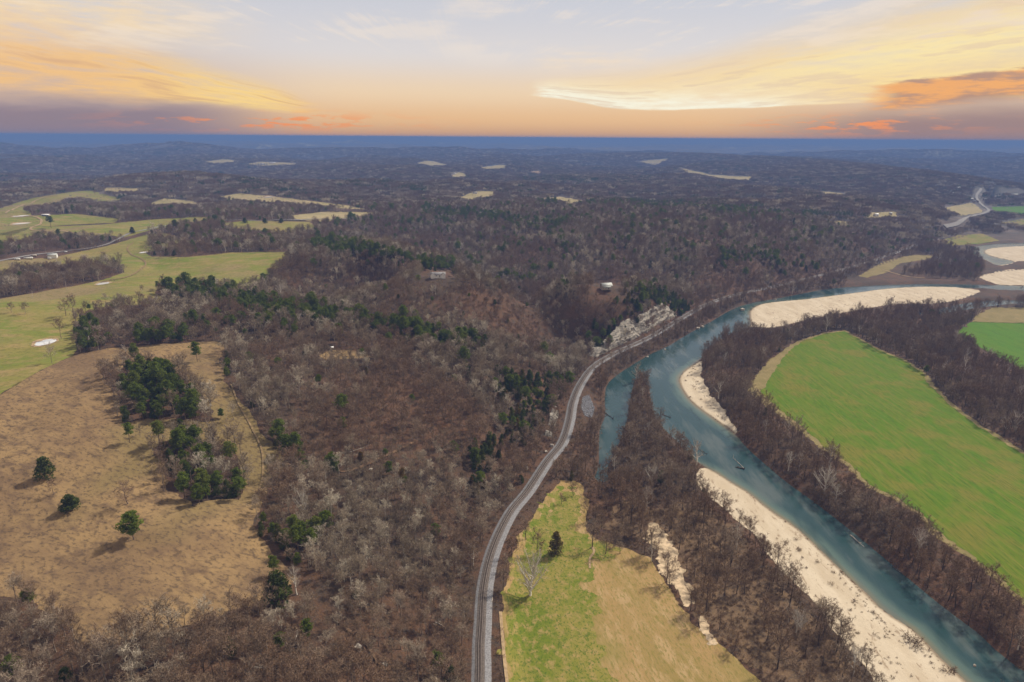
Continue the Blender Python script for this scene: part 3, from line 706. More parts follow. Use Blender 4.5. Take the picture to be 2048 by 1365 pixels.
for k, P in FIELD.items():
    sd = px_sdf(P, 2.2 if k in ('pasture', 'meadow', 'green_pasture', 'hay') else 9.0 if k.startswith('clear') else 4.0, wl=60.0 if k.startswith('clear') else 14.0)
    sd = np.maximum(sd, 2.5 - RSG)
    mk, lab = FIELD_INFO[k]
    if k == 'pasture':
        for w in ('thicket_upper', 'thicket_lower'): sd = np.maximum(sd, -px_sdf(WOODS[w], 2.5) - 3.0)
    if k == 'green_pasture': sd = np.maximum(sd, -px_sdf(WOODS['hedge'], 2.0))
    if k == 'hay':
        clip_sheet('field_margin', sd - 1.0, 0.05, M['hay_edge'], label='tan dry margin round the green hay field', cat='field')
        hc = G([(1530, 745)])[0]; inner = sd + 4.0 + 11.0 * np.exp(-((gv[:, 0] - hc[0]) / 70.0) ** 2 - ((gv[:, 1] - hc[1]) / 150.0) ** 2)
        clip_sheet('field', inner, 0.12, M['hay'], label=lab, cat='field'); continue
    clip_sheet('field', sd, 0.06, M[mk], label=lab, cat='field')
MEADOW_GREEN = [(1125, 975), (1090, 1011), (1045, 1078), (1028, 1132), (1012, 1208), (1010, 1284), (1018, 1365), (1025, 1430), (1225, 1430), (1217, 1365), (1195, 1260), (1178, 1180), (1172, 1130),
                (1225, 1110), (1240, 1095), (1192, 1080), (1150, 1060), (1160, 1010), (1150, 978)]
clip_sheet('grass_strip', px_sdf(MEADOW_GREEN, 7.0, wl=12.0), 0.12, M['meadow'], label='lush green grass strip beside the railway meadow', cat='field')
BRUSHG = [(1250, 1000), (1300, 1020), (1400, 1000), (1480, 1070), (1560, 1165), (1640, 1260), (1740, 1370), (1800, 1440), (1620, 1440), (1500, 1340), (1400, 1235), (1370, 1160), (1330, 1090), (1200, 1060)]
clip_sheet('brush_floor', np.maximum(np.maximum(px_sdf(BRUSHG, 5.0), -px_sdf(FIELD['meadow'], 2.0)), 3 - RSG), 0.04, M['brush_ground'], label='rough brown brushy floor between sandbar and meadow', cat='ground')
for k, (p, rad, lab) in PONDS.items():
    q = G([p])[0]; d = np.hypot(gv[:, 0] - q[0], (gv[:, 1] - q[1]) * 0.68); an = np.arctan2(gv[:, 1] - q[1], gv[:, 0] - q[0])
    sd = d - rad * (1.0 + 0.10 * np.sin(2 * an + rad) + 0.06 * np.sin(3 * an)); sd[d > 80] = 1e3
    clip_sheet('pond_bank', sd - rad * 0.28 - 1.5 * fbm(gv[:, 0], gv[:, 1], 8.0, 3), 0.14, M['track_dirt'], label='bare bank round the ' + lab.split(' pond')[0] + ' pond', cat='bank')
    ta = np.linspace(0, 2 * math.pi, 49)[:-1]; pr = rad * (1.0 + 0.08 * np.sin(2 * ta + rad) + 0.04 * np.sin(3 * ta)); pz = float(q[2]) + 0.45 + q[1] * 0.0003
    pv_ = np.column_stack([q[0] + pr * np.cos(ta), q[1] + pr * np.sin(ta) / 0.68, np.full(48, pz)]); pv_ = np.vstack([[q[0], q[1], pz], pv_])
    link('pond', mesh_np('pond', pv_, [[0, 1 + i, 1 + (i + 1) % 48] for i in range(48)], M['pond']), None, lab, 'pond', None, 'structure')


# ------------------------------------------------------------------ railway, roads and paths
def ribbon(name, L, profile, material, kind=None, label=None, cat=None, parent=None, zf=None, caps=False):
    """Sweep profile [(offset to the right, height)] along polyline L."""
    L = np.asarray(L, float); T = np.gradient(L[:, :2], axis=0); T /= np.linalg.norm(T, axis=1)[:, None]; N = np.stack([T[:, 1], -T[:, 0]], 1)
    rows = []
    for off, hh in profile:
        p = L[:, :2] + N * off; z = (zf(p[:, 0], p[:, 1]) if zf else L[:, 2] * 0 + RAIL_Z) + hh
        rows.append(np.column_stack([p, z]))
    V = np.stack(rows, 1); n, k = V.shape[:2]; idx = np.arange(n * k).reshape(n, k)
    F = np.stack([idx[:-1, :-1], idx[:-1, 1:], idx[1:, 1:], idx[1:, :-1]], -1).reshape(-1, 4)
    return link(name, mesh_np(name, V.reshape(-1, 3), F, material, False), parent, label, cat, None, kind)

RL = smooth_line(RAIL, 5.0); RL = np.column_stack([RL, np.full(len(RL), RAIL_Z)]); RL = RL[(RL[:, 1] > 60)]
railway = link('railway', None, kind='structure', label='single railway track curving along the foot of the bluff', cat='railway')
ribbon('gravel_bed', RL, [(-5.0, -0.9), (-4.2, 0.12), (6.0, 0.12), (7.0, -0.9)], M['ballast'], parent=railway)
ribbon('track_bed', RL, [(-2.7, 0.10), (-1.75, 0.55), (1.75, 0.55), (2.7, 0.10)], M['ballast_track'], parent=railway)
for s in (-0.72, 0.72):
    ribbon('rail', RL, [(s - 0.09, 0.56), (s - 0.06, 0.86), (s + 0.06, 0.86), (s + 0.09, 0.56)], M['rail'], parent=railway)
RT = smooth_line(RAIL, 0.62); RT = RT[(RT[:, 1] > 100) & (RT[:, 1] < 1300)]
tt = np.gradient(RT, axis=0); tt /= np.linalg.norm(tt, axis=1)[:, None]; nn = np.stack([tt[:, 1], -tt[:, 0]], 1)
bx = np.array([[-1, -1, 0], [1, -1, 0], [1, 1, 0], [-1, 1, 0], [-1, -1, 1], [1, -1, 1], [1, 1, 1], [-1, 1, 1]], float)
sv = RT[:, None, :] + nn[:, None, :] * (bx[None, :, 0:1] * 1.3) + tt[:, None, :] * (bx[None, :, 1:2] * 0.125)
sv = np.concatenate([sv, np.broadcast_to((RAIL_Z + 0.56 + bx[:, 2] * 0.13)[None, :, None], sv.shape[:2] + (1,))], -1)
bf = np.array([[4, 5, 6, 7], [0, 1, 5, 4], [1, 2, 6, 5], [2, 3, 7, 6], [3, 0, 4, 7]])
sf = (bf[None] + (np.arange(len(RT)) * 8)[:, None, None]).reshape(-1, 4)
link('sleepers', mesh_np('sleepers', sv.reshape(-1, 3), sf, M['sleeper']), railway, kind='stuff')


def lane(name, px, width, material, label, cat, step=2.0, lift=0.3, smooth=True):
    W = G(px)[:, :2]; L = smooth_line(W, step); r = float(np.hypot(*L.mean(0)))
    l = lift * (1 + r / 900.0); w = width / 2
    zf = lambda x, y: np.maximum(gz(x, y), np.maximum(gz(x + 1.5, y), gz(x - 1.5, y)))
    o = ribbon(name, np.column_stack([L, np.zeros(len(L))]), [(-w, l), (0, l + 0.04), (w, l)], material, 'structure', label, cat, zf=zf)
    return L
COUNTY_PX = [(-80, 540), (0, 523), (60, 512), (130, 503), (215, 489), (250, 472), (300, 459), (350, 450), (400, 444), (470, 441), (560, 440), (640, 439), (730, 437)]
ROADS = [lane('road', COUNTY_PX, 5.5, M['asphalt'], 'pale county road along the left ridge', 'road'),
 lane('path', [(20, 432), (62, 433), (82, 440), (79, 450), (62, 457), (75, 462), (164, 467), (222, 470)], 5.0, M['track_dirt'], 'looping pale farm lane among the left pastures', 'path'),
 lane('path', [(12, 428), (34, 416), (68, 404), (113, 391)], 5.0, M['track_dirt'], 'farm lane climbing the far left pasture', 'path'),
 lane('path', [(267, 485), (255, 498), (267, 512), (291, 526), (281, 540), (253, 555), (200, 566)], 2.4, M['faint_path'], 'curving dirt track down the green pasture', 'path'),
 lane('path', [(560, 928), (610, 934), (658, 939), (692, 944), (730, 932), (754, 920), (791, 904), (830, 884)], 2.6, M['soil_path'], 'bare dirt trail through the near woods', 'path'),
 lane('path', [(462, 770), (480, 815), (505, 860), (524, 905), (524, 960), (505, 1020)], 1.3, M['faint_path'], 'faint two-track along the brown pasture edge', 'path'),
 lane('path', [(670, 1238), (690, 1258), (728, 1284), (758, 1330), (805, 1362), (850, 1400)], 1.5, M['soil_path'], 'bare eroded gully track in the near woods', 'path'),
 lane('path', [(1765, 540), (1790, 548), (1815, 554), (1850, 557)], 4.0, M['track_dirt'], 'sandy track beside the upper river bend', 'path'),
 lane('path', [(1180, 1138), (1180, 1118), (1188, 1105), (1184, 1094)], 1.6, M['track_dirt'], 'worn path to a tree base in the meadow', 'path'),
 lane('path', [(1001, 1225), (1007, 1300), (1014, 1365), (1022, 1430)], 1.8, M['track_dirt'], 'narrow dirt two-track beside the railway brush', 'path')]
hw = lane('road', [(1890, 455), (1919, 446), (1939, 435), (1969, 427), (1977, 421), (1963, 410), (1953, 394), (1963, 378)], 11.0, M['asphalt'], 'pale highway winding up the far right valley', 'road', 15.0, 0.5)
ROADS.append(hw)

# ------------------------------------------------------------------ tree prototypes
class Geo:
    """Collects tubes and small faces; parts are kept apart by tag."""
    def __init__(self): self.d = {}
    def _add(self, tag, V, F):
        L = self.d.setdefault(tag, [[], [], 0]); L[0].append(V); L[1].append(F + L[2]); L[2] += len(V)
    def tube(self, tag, P, R, n=4):
        P = np.asarray(P, float); k = len(P); T = np.gradient(P, axis=0); T /= np.linalg.norm(T, axis=1)[:, None] + 1e-9
        up = np.array([0.31, 0.17, 0.93]); A = np.cross(T, up); A /= np.linalg.norm(A, axis=1)[:, None] + 1e-9; B = np.cross(T, A)
        an = np.arange(n) * 2 * math.pi / n
        V = P[:, None] + (A[:, None] * np.cos(an)[None, :, None] + B[:, None] * np.sin(an)[None, :, None]) * np.asarray(R, float)[:, None, None]
        ii = np.arange(k * n).reshape(k, n); a = ii[:-1]; b = np.roll(ii, -1, 1)[:-1]; c = np.roll(ii, -1, 1)[1:]; d = ii[1:]
        F = np.concatenate([np.stack([a, b, c], -1).reshape(-1, 3), np.stack([a, c, d], -1).reshape(-1, 3)])
        self._add(tag, V.reshape(-1, 3), F)
    def faces(self, tag, A, B, C):
        n = len(A); V = np.stack([A, B, C], 1).reshape(-1, 3); self._add(tag, V, np.arange(3 * n).reshape(n, 3))
    def mesh(self, name, tags, mats):
        V, F, mi, o = [], [], [], 0
        for i, tg in enumerate(tags):
            if tg not in self.d: continue
            v = np.vstack(self.d[tg][0]); f = np.vstack(self.d[tg][1]); V.append(v); F.append(f + o); mi += [i] * len(f); o += len(v)
        return mesh_np(name, np.vstack(V), np.vstack(F), mats, False, mi)


def unit(v): return v / (np.linalg.norm(v, axis=-1, keepdims=True) + 1e-9)


def twigs(g, r, tag, P, D, ln, wd):
    """Thin tapering slips from points P along D."""
    n = len(P); L = ln * r.uniform(0.6, 1.35, n)[:, None]; s = unit(np.cross(D, r.normal(size=(n, 3)))) * (wd * r.uniform(0.7, 1.4, n)[:, None])
    g.faces(tag, P - s, P + s, P + D * L)


def bare_tree(seed, H, spread, tr, fork, nl, lean=0.0, ntw=9, tw=0.055, wd_limb=1.0, up=0.55, tl=1.25):
    r = np.random.default_rng(seed); g = Geo()
    zt = np.linspace(-0.4, H * 0.86, 7); wx = np.cumsum(r.normal(0, 0.12, (7, 2)), 0) * (H / 14); wx[0] = 0
    tx = np.column_stack([wx + np.outer(np.maximum(zt, 0), [lean, lean * 0.4]), zt]); g.tube('trunk', tx, tr * np.linspace(1.15, 0.14, 7), 5)
    az = r.uniform(0, 6.28); axes = []
    for i in range(nl):
        f = fork + (0.93 - fork) * (i + r.uniform(0, 0.7)) / nl; p0 = np.array([np.interp(f * H * 0.86, zt, tx[:, k]) for k in range(3)])
        az += 2.4 + r.normal(0, 0.35); rel = (f - fork) / (1 - fork)
        ln = spread * (1.12 - 0.55 * rel) * r.uniform(0.75, 1.2); el = up + 0.35 * rel + r.normal(0, 0.12)
        t = np.linspace(0, 1, 5)[:, None]; d = np.array([math.cos(az) * math.cos(el), math.sin(az) * math.cos(el), math.sin(el)])
        bend = np.array([0, 0, 1.0]) * r.uniform(0.05, 0.3) * ln; wob = np.cumsum(r.normal(0, 0.05 * ln, (5, 3)), 0); wob[0] = 0
        P = p0 + d * ln * t + bend * t ** 2 + wob * 0.6
        r0 = tr * 0.42 * (1.05 - 0.6 * rel) * wd_limb; g.tube('trunk', P, r0 * np.linspace(1, 0.22, 5), 4); axes.append((P, ln))
    axes.append((tx[3:], H * 0.4))
    TP, TD = [], []
    for P, ln in axes:
        nb = max(4, int(ln * 1.5))
        for b in range(nb):
            f = 0.25 + 0.75 * (b + r.uniform(0, 1)) / nb; s = f * (len(P) - 1); i = min(int(s), len(P) - 2); q = P[i] + (P[i + 1] - P[i]) * (s - i)
            dm = unit(P[i + 1] - P[i]); dd = unit(dm * 0.55 + unit(r.normal(size=3)) * 0.75 + np.array([0, 0, 0.28])); bl = ln * r.uniform(0.22, 0.46) * (1.15 - 0.45 * f) + 0.5
            k = np.linspace(0, 1, 3)[:, None]; Q = q + dd * bl * k + np.array([0, 0, 0.12 * bl]) * k ** 2
            g.tube('crown', Q, np.array([0.045, 0.03, 0.012]) * wd_limb * (H / 14) ** 0.5, 3)
            w = r.uniform(0.15, 1.0, ntw); TP.append(q + (Q[-1] - q) * w[:, None]); TD.append(unit(dd * 0.6 + unit(r.normal(size=(ntw, 3))) * 0.85 + np.array([0, 0, 0.25])))
    TP = np.vstack(TP); TD = np.vstack(TD)
    twigs(g, r, 'crown', TP, TD, tl, tw)
    # second order twiglets
    P2 = TP + TD * (tl * 0.55); twigs(g, r, 'crown', P2, unit(TD * 0.5 + unit(r.normal(size=P2.shape)) * 0.8), tl * 0.7, tw * 0.8)
    return g


def clump(g, r, tag, c, rad, n, size, flat=0.6):
    p = unit(r.normal(size=(n, 3))) * r.uniform(0.45, 1.0, n)[:, None] ** 0.6 * rad * np.array([1, 1, flat]) + c
    a = unit(r.normal(size=(n, 3)) + np.array([0, 0, 0.5])); b = unit(np.cross(a, r.normal(size=(n, 3)))); s = size * r.uniform(0.6, 1.35, n)[:, None]
    g.faces(tag, p - b * s * 0.5, p + b * s * 0.5, p + a * s)


def pine_tree(seed, H, crown0, width, dens=1.0):
    r = np.random.default_rng(seed); g = Geo(); z = np.linspace(-0.4, H * 0.97, 6); wx = np.cumsum(r.normal(0, 0.10, (6, 2)), 0); wx[0] = 0
    T = np.column_stack([wx, z]); g.tube('trunk', T, 0.2 * (H / 14) * np.linspace(1.2, 0.2, 6), 5); az = 0
    nb = int(26 * dens)
    for i in range(nb):
        f = (i + r.uniform(0, 1)) / nb; zz = H * (crown0 + (0.97 - crown0) * f); p0 = np.array([np.interp(zz, z, T[:, k]) for k in range(3)])
        az += 2.4 + r.normal(0, 0.5); ln = width * (math.sin(math.pi * min(1, 0.22 + 0.78 * f)) ** 0.7 * 0.9 + 0.12) * r.uniform(0.55, 1.15)
        d = np.array([math.cos(az), math.sin(az), r.uniform(-0.05, 0.45)]); P = p0 + d * ln * np.array([[0], [0.6], [1.0]])
        g.tube('trunk', P, [0.07, 0.05, 0.025], 3)
        for w in (0.55, 0.95):
            clump(g, r, 'crown', p0 + d * ln * w + np.array([0, 0, 0.25]), ln * 0.34 + 0.45, int(34 * dens), 0.62, 0.62)
    clump(g, r, 'crown', T[-1] - np.array([0, 0, 0.3]), 0.9, 40, 0.55, 0.9)
    return g


def cedar_tree(seed, H, width, blunt=0.35, n=1900):
    r = np.random.default_rng(seed); g = Geo(); g.tube('trunk', np.array([[0, 0, -0.4], [0, 0, H * 0.4], [0.05, 0, H * 0.9]]), [0.2, 0.14, 0.03], 5)
    nlob = 34; zl = r.uniform(0.04, 0.97, nlob); al = r.uniform(0, 6.28, nlob)
    for zf, a in zip(zl, al):
        R = width * ((1 - zf) ** (0.5 + 0.35 * (1 - blunt)) * 0.92 + 0.08) * (0.55 + 0.45 * min(1, zf * 5 + 0.25)); rr = R * r.uniform(0.45, 0.85)
        c = np.array([math.cos(a) * rr, math.sin(a) * rr, zf * H * 0.96 + 0.2]); clump(g, r, 'crown', c, 0.42 * R + 0.35, n // nlob, 0.5, 1.15)
    return g


def shrub(seed, H, W, ns=14, nt_=110):
    r = np.random.default_rng(seed); g = Geo(); TP, TD = [], []
    for i in range(ns):
        a = r.uniform(0, 6.28); e = r.uniform(0.6, 1.35); d = np.array([math.cos(a) * math.cos(e), math.sin(a) * math.cos(e), math.sin(e)]); b = np.array([r.normal(0, 0.25 * W), r.normal(0, 0.25 * W), -0.15])
        ln = H * r.uniform(0.6, 1.1); P = b + d * ln * np.array([[0], [0.5], [1.0]]); g.tube('shrub', P, [0.05, 0.035, 0.012], 3)
        k = nt_ // ns; w = r.uniform(0.15, 1, k); TP.append(b + d * ln * w[:, None]); TD.append(unit(d * 0.6 + unit(r.normal(size=(k, 3))) * 0.8))
    twigs(g, r, 'shrub', np.vstack(TP), np.vstack(TD), 0.9, 0.05); return g


def merge_many(g_list, offs, scl):
    g = Geo()
    for q, o, s in zip(g_list, offs, scl):
        for tg, (V, F, n) in q.d.items(): g._add(tg, np.vstack(V) * s + np.array(o), np.vstack(F))
    return g


BT = {'crown': 'twig', 'trunk': 'bark'}
proto = {}          # kind -> list of (whole mesh, trunk mesh, crown mesh)
def register(kind, gs, trunk_m, crown_m):
    proto[kind] = [(g.mesh(kind, ['trunk', 'crown'], [M[trunk_m], M[crown_m]]), g.mesh('trunk', ['trunk'], [M[trunk_m]]), g.mesh('crown', ['crown'], [M[crown_m]])) for g in gs]
bare_g = [bare_tree(10 + i, *a) for i, a in enumerate([
    (15, 4.6, 0.24, 0.38, 9), (13, 5.0, 0.26, 0.30, 9), (16, 4.0, 0.22, 0.45, 8), (11.5, 4.2, 0.20, 0.28, 8), (14, 4.8, 0.25, 0.34, 10, 0.04), (17, 4.4, 0.26, 0.42, 9), (10, 3.2, 0.15, 0.3, 7), (13.5, 4.3, 0.2, 0.36, 8, -0.05)])]
register('bare_tree', bare_g, 'bark', 'twig')
riv_g = [bare_tree(40 + i, *a) for i, a in enumerate([
    (15, 4.6, 0.26, 0.22, 9, 0.05, 8), (13, 4.4, 0.22, 0.20, 9, -0.06, 8), (16, 4.8, 0.27, 0.28, 10, 0.03, 8), (11, 3.6, 0.18, 0.2, 8, 0.08, 8), (14, 5.2, 0.25, 0.18, 9, 0.0, 8)])]
register('bottomland_tree', riv_g, 'bark_river', 'twig_river')
syc_g = [bare_tree(60 + i, *a) for i, a in enumerate([
    (18, 5.6, 0.42, 0.20, 9, 0.02, 5, 0.055, 1.5, 0.75, 1.3), (16, 5.0, 0.36, 0.26, 8, -0.05, 5, 0.055, 1.5, 0.7, 1.3), (20, 5.8, 0.44, 0.24, 10, 0.06, 5, 0.055, 1.5, 0.8, 1.3), (15, 9.5, 0.55, 0.05, 13, 0.0, 3, 0.05, 1.8, 0.70, 1.3)])]
register('sycamore_tree', syc_g, 'bark_white', 'twig_white')
pine_g = [pine_tree(80 + i, *a) for i, a in enumerate([(15, 0.42, 3.2), (13, 0.36, 3.0), (16.5, 0.5, 3.4), (11, 0.3, 2.6), (14, 0.40, 3.5, 1.15)])]
register('pine_tree', pine_g, 'trunk', 'pine')
ced_g = [cedar_tree(90 + i, *a) for i, a in enumerate([(10, 3.0, 0.5), (8, 3.0, 0.9), (11.5, 3.4, 0.8), (6.5, 2.6, 1.0)])]
register('cedar_tree', ced_g, 'trunk', 'cedar')
shrub_m = [shrub(100 + i, *a).mesh('shrub', ['shrub'], [M['shrub']]) for i, a in enumerate([(2.6, 2.4), (2.0, 2.8), (3.2, 2.4), (1.5, 2.0)])]
# far groves: several small trees standing together
def tiny_bare(seed):
    r = np.random.default_rng(seed); g = Geo(); H = r.uniform(11, 15); g.tube('trunk', np.array([[0, 0, -0.4], [0, 0, H * 0.5], [0.3, 0.2, H * 0.85]]), [0.22, 0.15, 0.05], 3)
    n = 150; c = unit(r.normal(size=(n, 3))) * r.uniform(0.2, 1, n)[:, None] ** 0.5 * np.array([3.6, 3.6, 3.9]) + np.array([0, 0, H * 0.66]); d = unit(c - np.array([0, 0, H * 0.3]) + r.normal(0, 1.2, (n, 3)))
    twigs(g, r, 'crown', c - d, d, 2.6, 0.13); return g
def tiny_green(seed):
    r = np.random.default_rng(seed); g = Geo(); H = r.uniform(10, 14)
    for k in range(7): clump(g, r, 'crown', np.array([r.normal(0, 1.1), r.normal(0, 1.1), H * r.uniform(0.42, 0.95)]), 1.7, 20, 1.0, 0.8)
    g.tube('trunk', np.array([[0, 0, -0.4], [0, 0, H * 0.5], [0, 0, H * 0.8]]), [0.2, 0.14, 0.05], 3); return g
def grove(seed, maker, n, R):
    r = np.random.default_rng(seed); offs = []
    while len(offs) < n:
        p = r.uniform(-R, R, 2)
        if all(np.hypot(*(p - q[:2])) > R * 0.42 for q in offs) or r.random() < 0.02: offs.append(np.array([p[0], p[1], 0.0]))
    return merge_many([maker(seed * 50 + i) for i in range(n)], offs, r.uniform(0.8, 1.15, n))
grove_g = [grove(5 + i, tiny_bare, 9, 12.0) for i in range(4)]
green_grove_g = [grove(25 + i, tiny_green, 7, 11.0) for i in range(2)]

# ------------------------------------------------------------------ where the trees stand
EV = [  # evergreen belts in photograph pixels: polyline, half width, share of evergreens
 ([(585, 620), (640, 624), (700, 634), (760, 644), (830, 660), (900, 674), (960, 683)], 17, 0.85), ([(632, 488), (680, 494), (730, 500), (790, 512), (850, 525), (900, 533)], 11, 0.88),
 ([(1000, 550), (1070, 558), (1130, 566)], 6, 0.5), ([(345, 577), (400, 579), (450, 590), (490, 602), (540, 614), (580, 624)], 15, 0.9), ([(380, 640), (450, 646), (520, 642), (590, 650)], 14, 0.3),
 ([(1235, 592), (1290, 586), (1340, 600), (1365, 616)], 18, 0.9), ([(1195, 680), (1240, 650), (1280, 620)], 18, 0.85), ([(1150, 640), (1190, 650)], 10, 0.25),
 ([(1010, 770), (1060, 757), (1120, 766)], 20, 0.95), ([(1085, 800), (1040, 830), (1000, 860), (960, 900), (955, 950)], 27, 0.85), ([(930, 720), (935, 735)], 8, 0.6),
 ([(270, 765), (310, 775), (345, 800), (340, 830), (270, 830)], 42, 0.97), ([(340, 885), (370, 900)], 30, 0.9), ([(400, 930), (390, 975), (440, 970), (470, 985)], 32, 0.85),
 ([(505, 1040), (530, 1060), (590, 1075)], 26, 0.75), ([(600, 1100), (640, 1060)], 18, 0.35), ([(170, 655), (175, 680)], 22, 0.97), ([(285, 675), (330, 672), (375, 678)], 16, 0.8),
 ([(440, 720), (450, 745)], 14, 0.8), ([(470, 780), (480, 800)], 14, 0.6), ([(558, 870), (565, 895)], 13, 0.9), ([(590, 900), (600, 920)], 13, 0.8),
 ([(850, 420), (950, 429), (1010, 433)], 8, 0.75), ([(1080, 402), (1180, 404), (1300, 407), (1420, 413), (1520, 414)], 8, 0.6), ([(1430, 418), (1560, 426), (1700, 432)], 8, 0.55),
 ([(1440, 525), (1500, 508), (1560, 525), (1600, 530)], 15, 0.45), ([(690, 365), (800, 372), (870, 380)], 6, 0.4), ([(1050, 355), (1150, 358), (1200, 362)], 7, 0.5), ([(1100, 440), (1120, 480), (1140, 510)], 16, 0.4),
 ([(950, 430), (1050, 445), (1150, 440)], 10, 0.35), ([(390, 443), (440, 438)], 4, 0.8), ([(700, 440), (800, 445), (900, 440)], 8, 0.35), ([(1330, 500), (1400, 480)], 14, 0.25)]
def ever_share(px, py, d, left_):
    s = np.where(left_, 0.022, 0.012) + np.where(left_ & (d > 1250), 0.05, 0)
    for L, w, p in EV:
        q = seg_dist(px, py * 1.0, np.array(L, float)); s = np.maximum(s, p * (1 - sstep(w * 0.6, w * 1.25, q)))
    return s


def scatter(step, r0, r1, half, jit=0.48):
    ymax = r1; n = int(r1 * math.sin(half) / step); xs = (np.arange(-n, n + 1)) * step; ys = np.arange(r0 * 0.6, ymax, step)
    a, b = np.meshgrid(xs, ys); a[::2] += step * 0.5; a = a.ravel(); b = b.ravel(); r = np.hypot(a, b); k = (r > r0) & (r < r1) & (np.abs(np.arctan2(a, b)) < half)
    a = a[k]; b = b[k]
    return a + rng.uniform(-jit, jit, len(a)) * step, b + rng.uniform(-jit, jit, len(b)) * step


EXCL = [np.array(P, float) for k, P in FIELD.items() if k not in ('green_pasture', 'pasture', 'clear_mid', 'clear_near')]
FLATS = [[(1690, 557), (1760, 546), (1860, 557), (1960, 563), (2060, 566), (2200, 567), (2200, 573), (2048, 574), (1813, 570), (1700, 577)], [(1885, 488), (1990, 476), (2200, 466), (2200, 488), (2048, 487), (1950, 495), (1925, 505)],
  [(1925, 578), (2200, 586), (2200, 602), (1960, 601), (1900, 607)], [(1960, 512), (2048, 530), (2200, 534), (2200, 560), (2048, 552), (1975, 545)], [(1720, 556), (1772, 528), (1880, 508), (1830, 535), (1760, 552)]]
EXCL += [np.array(P, float) for P in FLATS] + [np.array(SAND_PX[k], float) for k in ('bar_far', 'bar_side', 'bar_long')]
EXCL += [np.array(P, float) for P in ([(845, 543), (905, 543), (912, 566), (838, 566)], [(1186, 564), (1240, 562), (1248, 592), (1180, 594)], [(655, 690), (672, 690), (676, 712), (650, 712)],
  [(20, 508), (140, 500), (145, 520), (20, 530)], [(78, 424), (112, 424), (116, 440), (76, 440)], [(1160, 775), (1190, 772), (1202, 820), (1192, 852), (1165, 848)])]
INW = [np.array(P, float) for P in WOODS.values()]
BOUNDC = BOUND
def open_ground(x, y, z, hts=(0.0, 7.0), shrubby=False):
    """True where no forest stands."""
    bad = np.zeros(x.shape, bool)
    for h in hts:
        px, py, dep = project(x, y, z + h)
        inw = np.zeros(x.shape, bool)
        for P in INW: inw |= inside(px, py, P)
        for P in EXCL:
            lo, hi = P.min(0), P.max(0); k = (px > lo[0]) & (px < hi[0]) & (py > lo[1]) & (py < hi[1])
            if k.any(): bad[k] |= inside(px[k], py[k], P)
        if h == 0.0:
            for nm in ('green_pasture', 'pasture', 'clear_mid', 'clear_near'): bad |= inside(px, py, np.array(FIELD[nm], float)) & ~inw
    return bad
def near_grid(arr, x, y):
    t = np.clip(np.rint((np.arctan2(x, y) - TH[0]) / (TH[1] - TH[0])).astype(int), 0, len(TH) - 1); r = np.log(np.maximum(np.hypot(x, y), 1)); j = np.clip(np.searchsorted(lR, r), 0, len(lR) - 1)
    return arr.reshape(sh)[j, t]


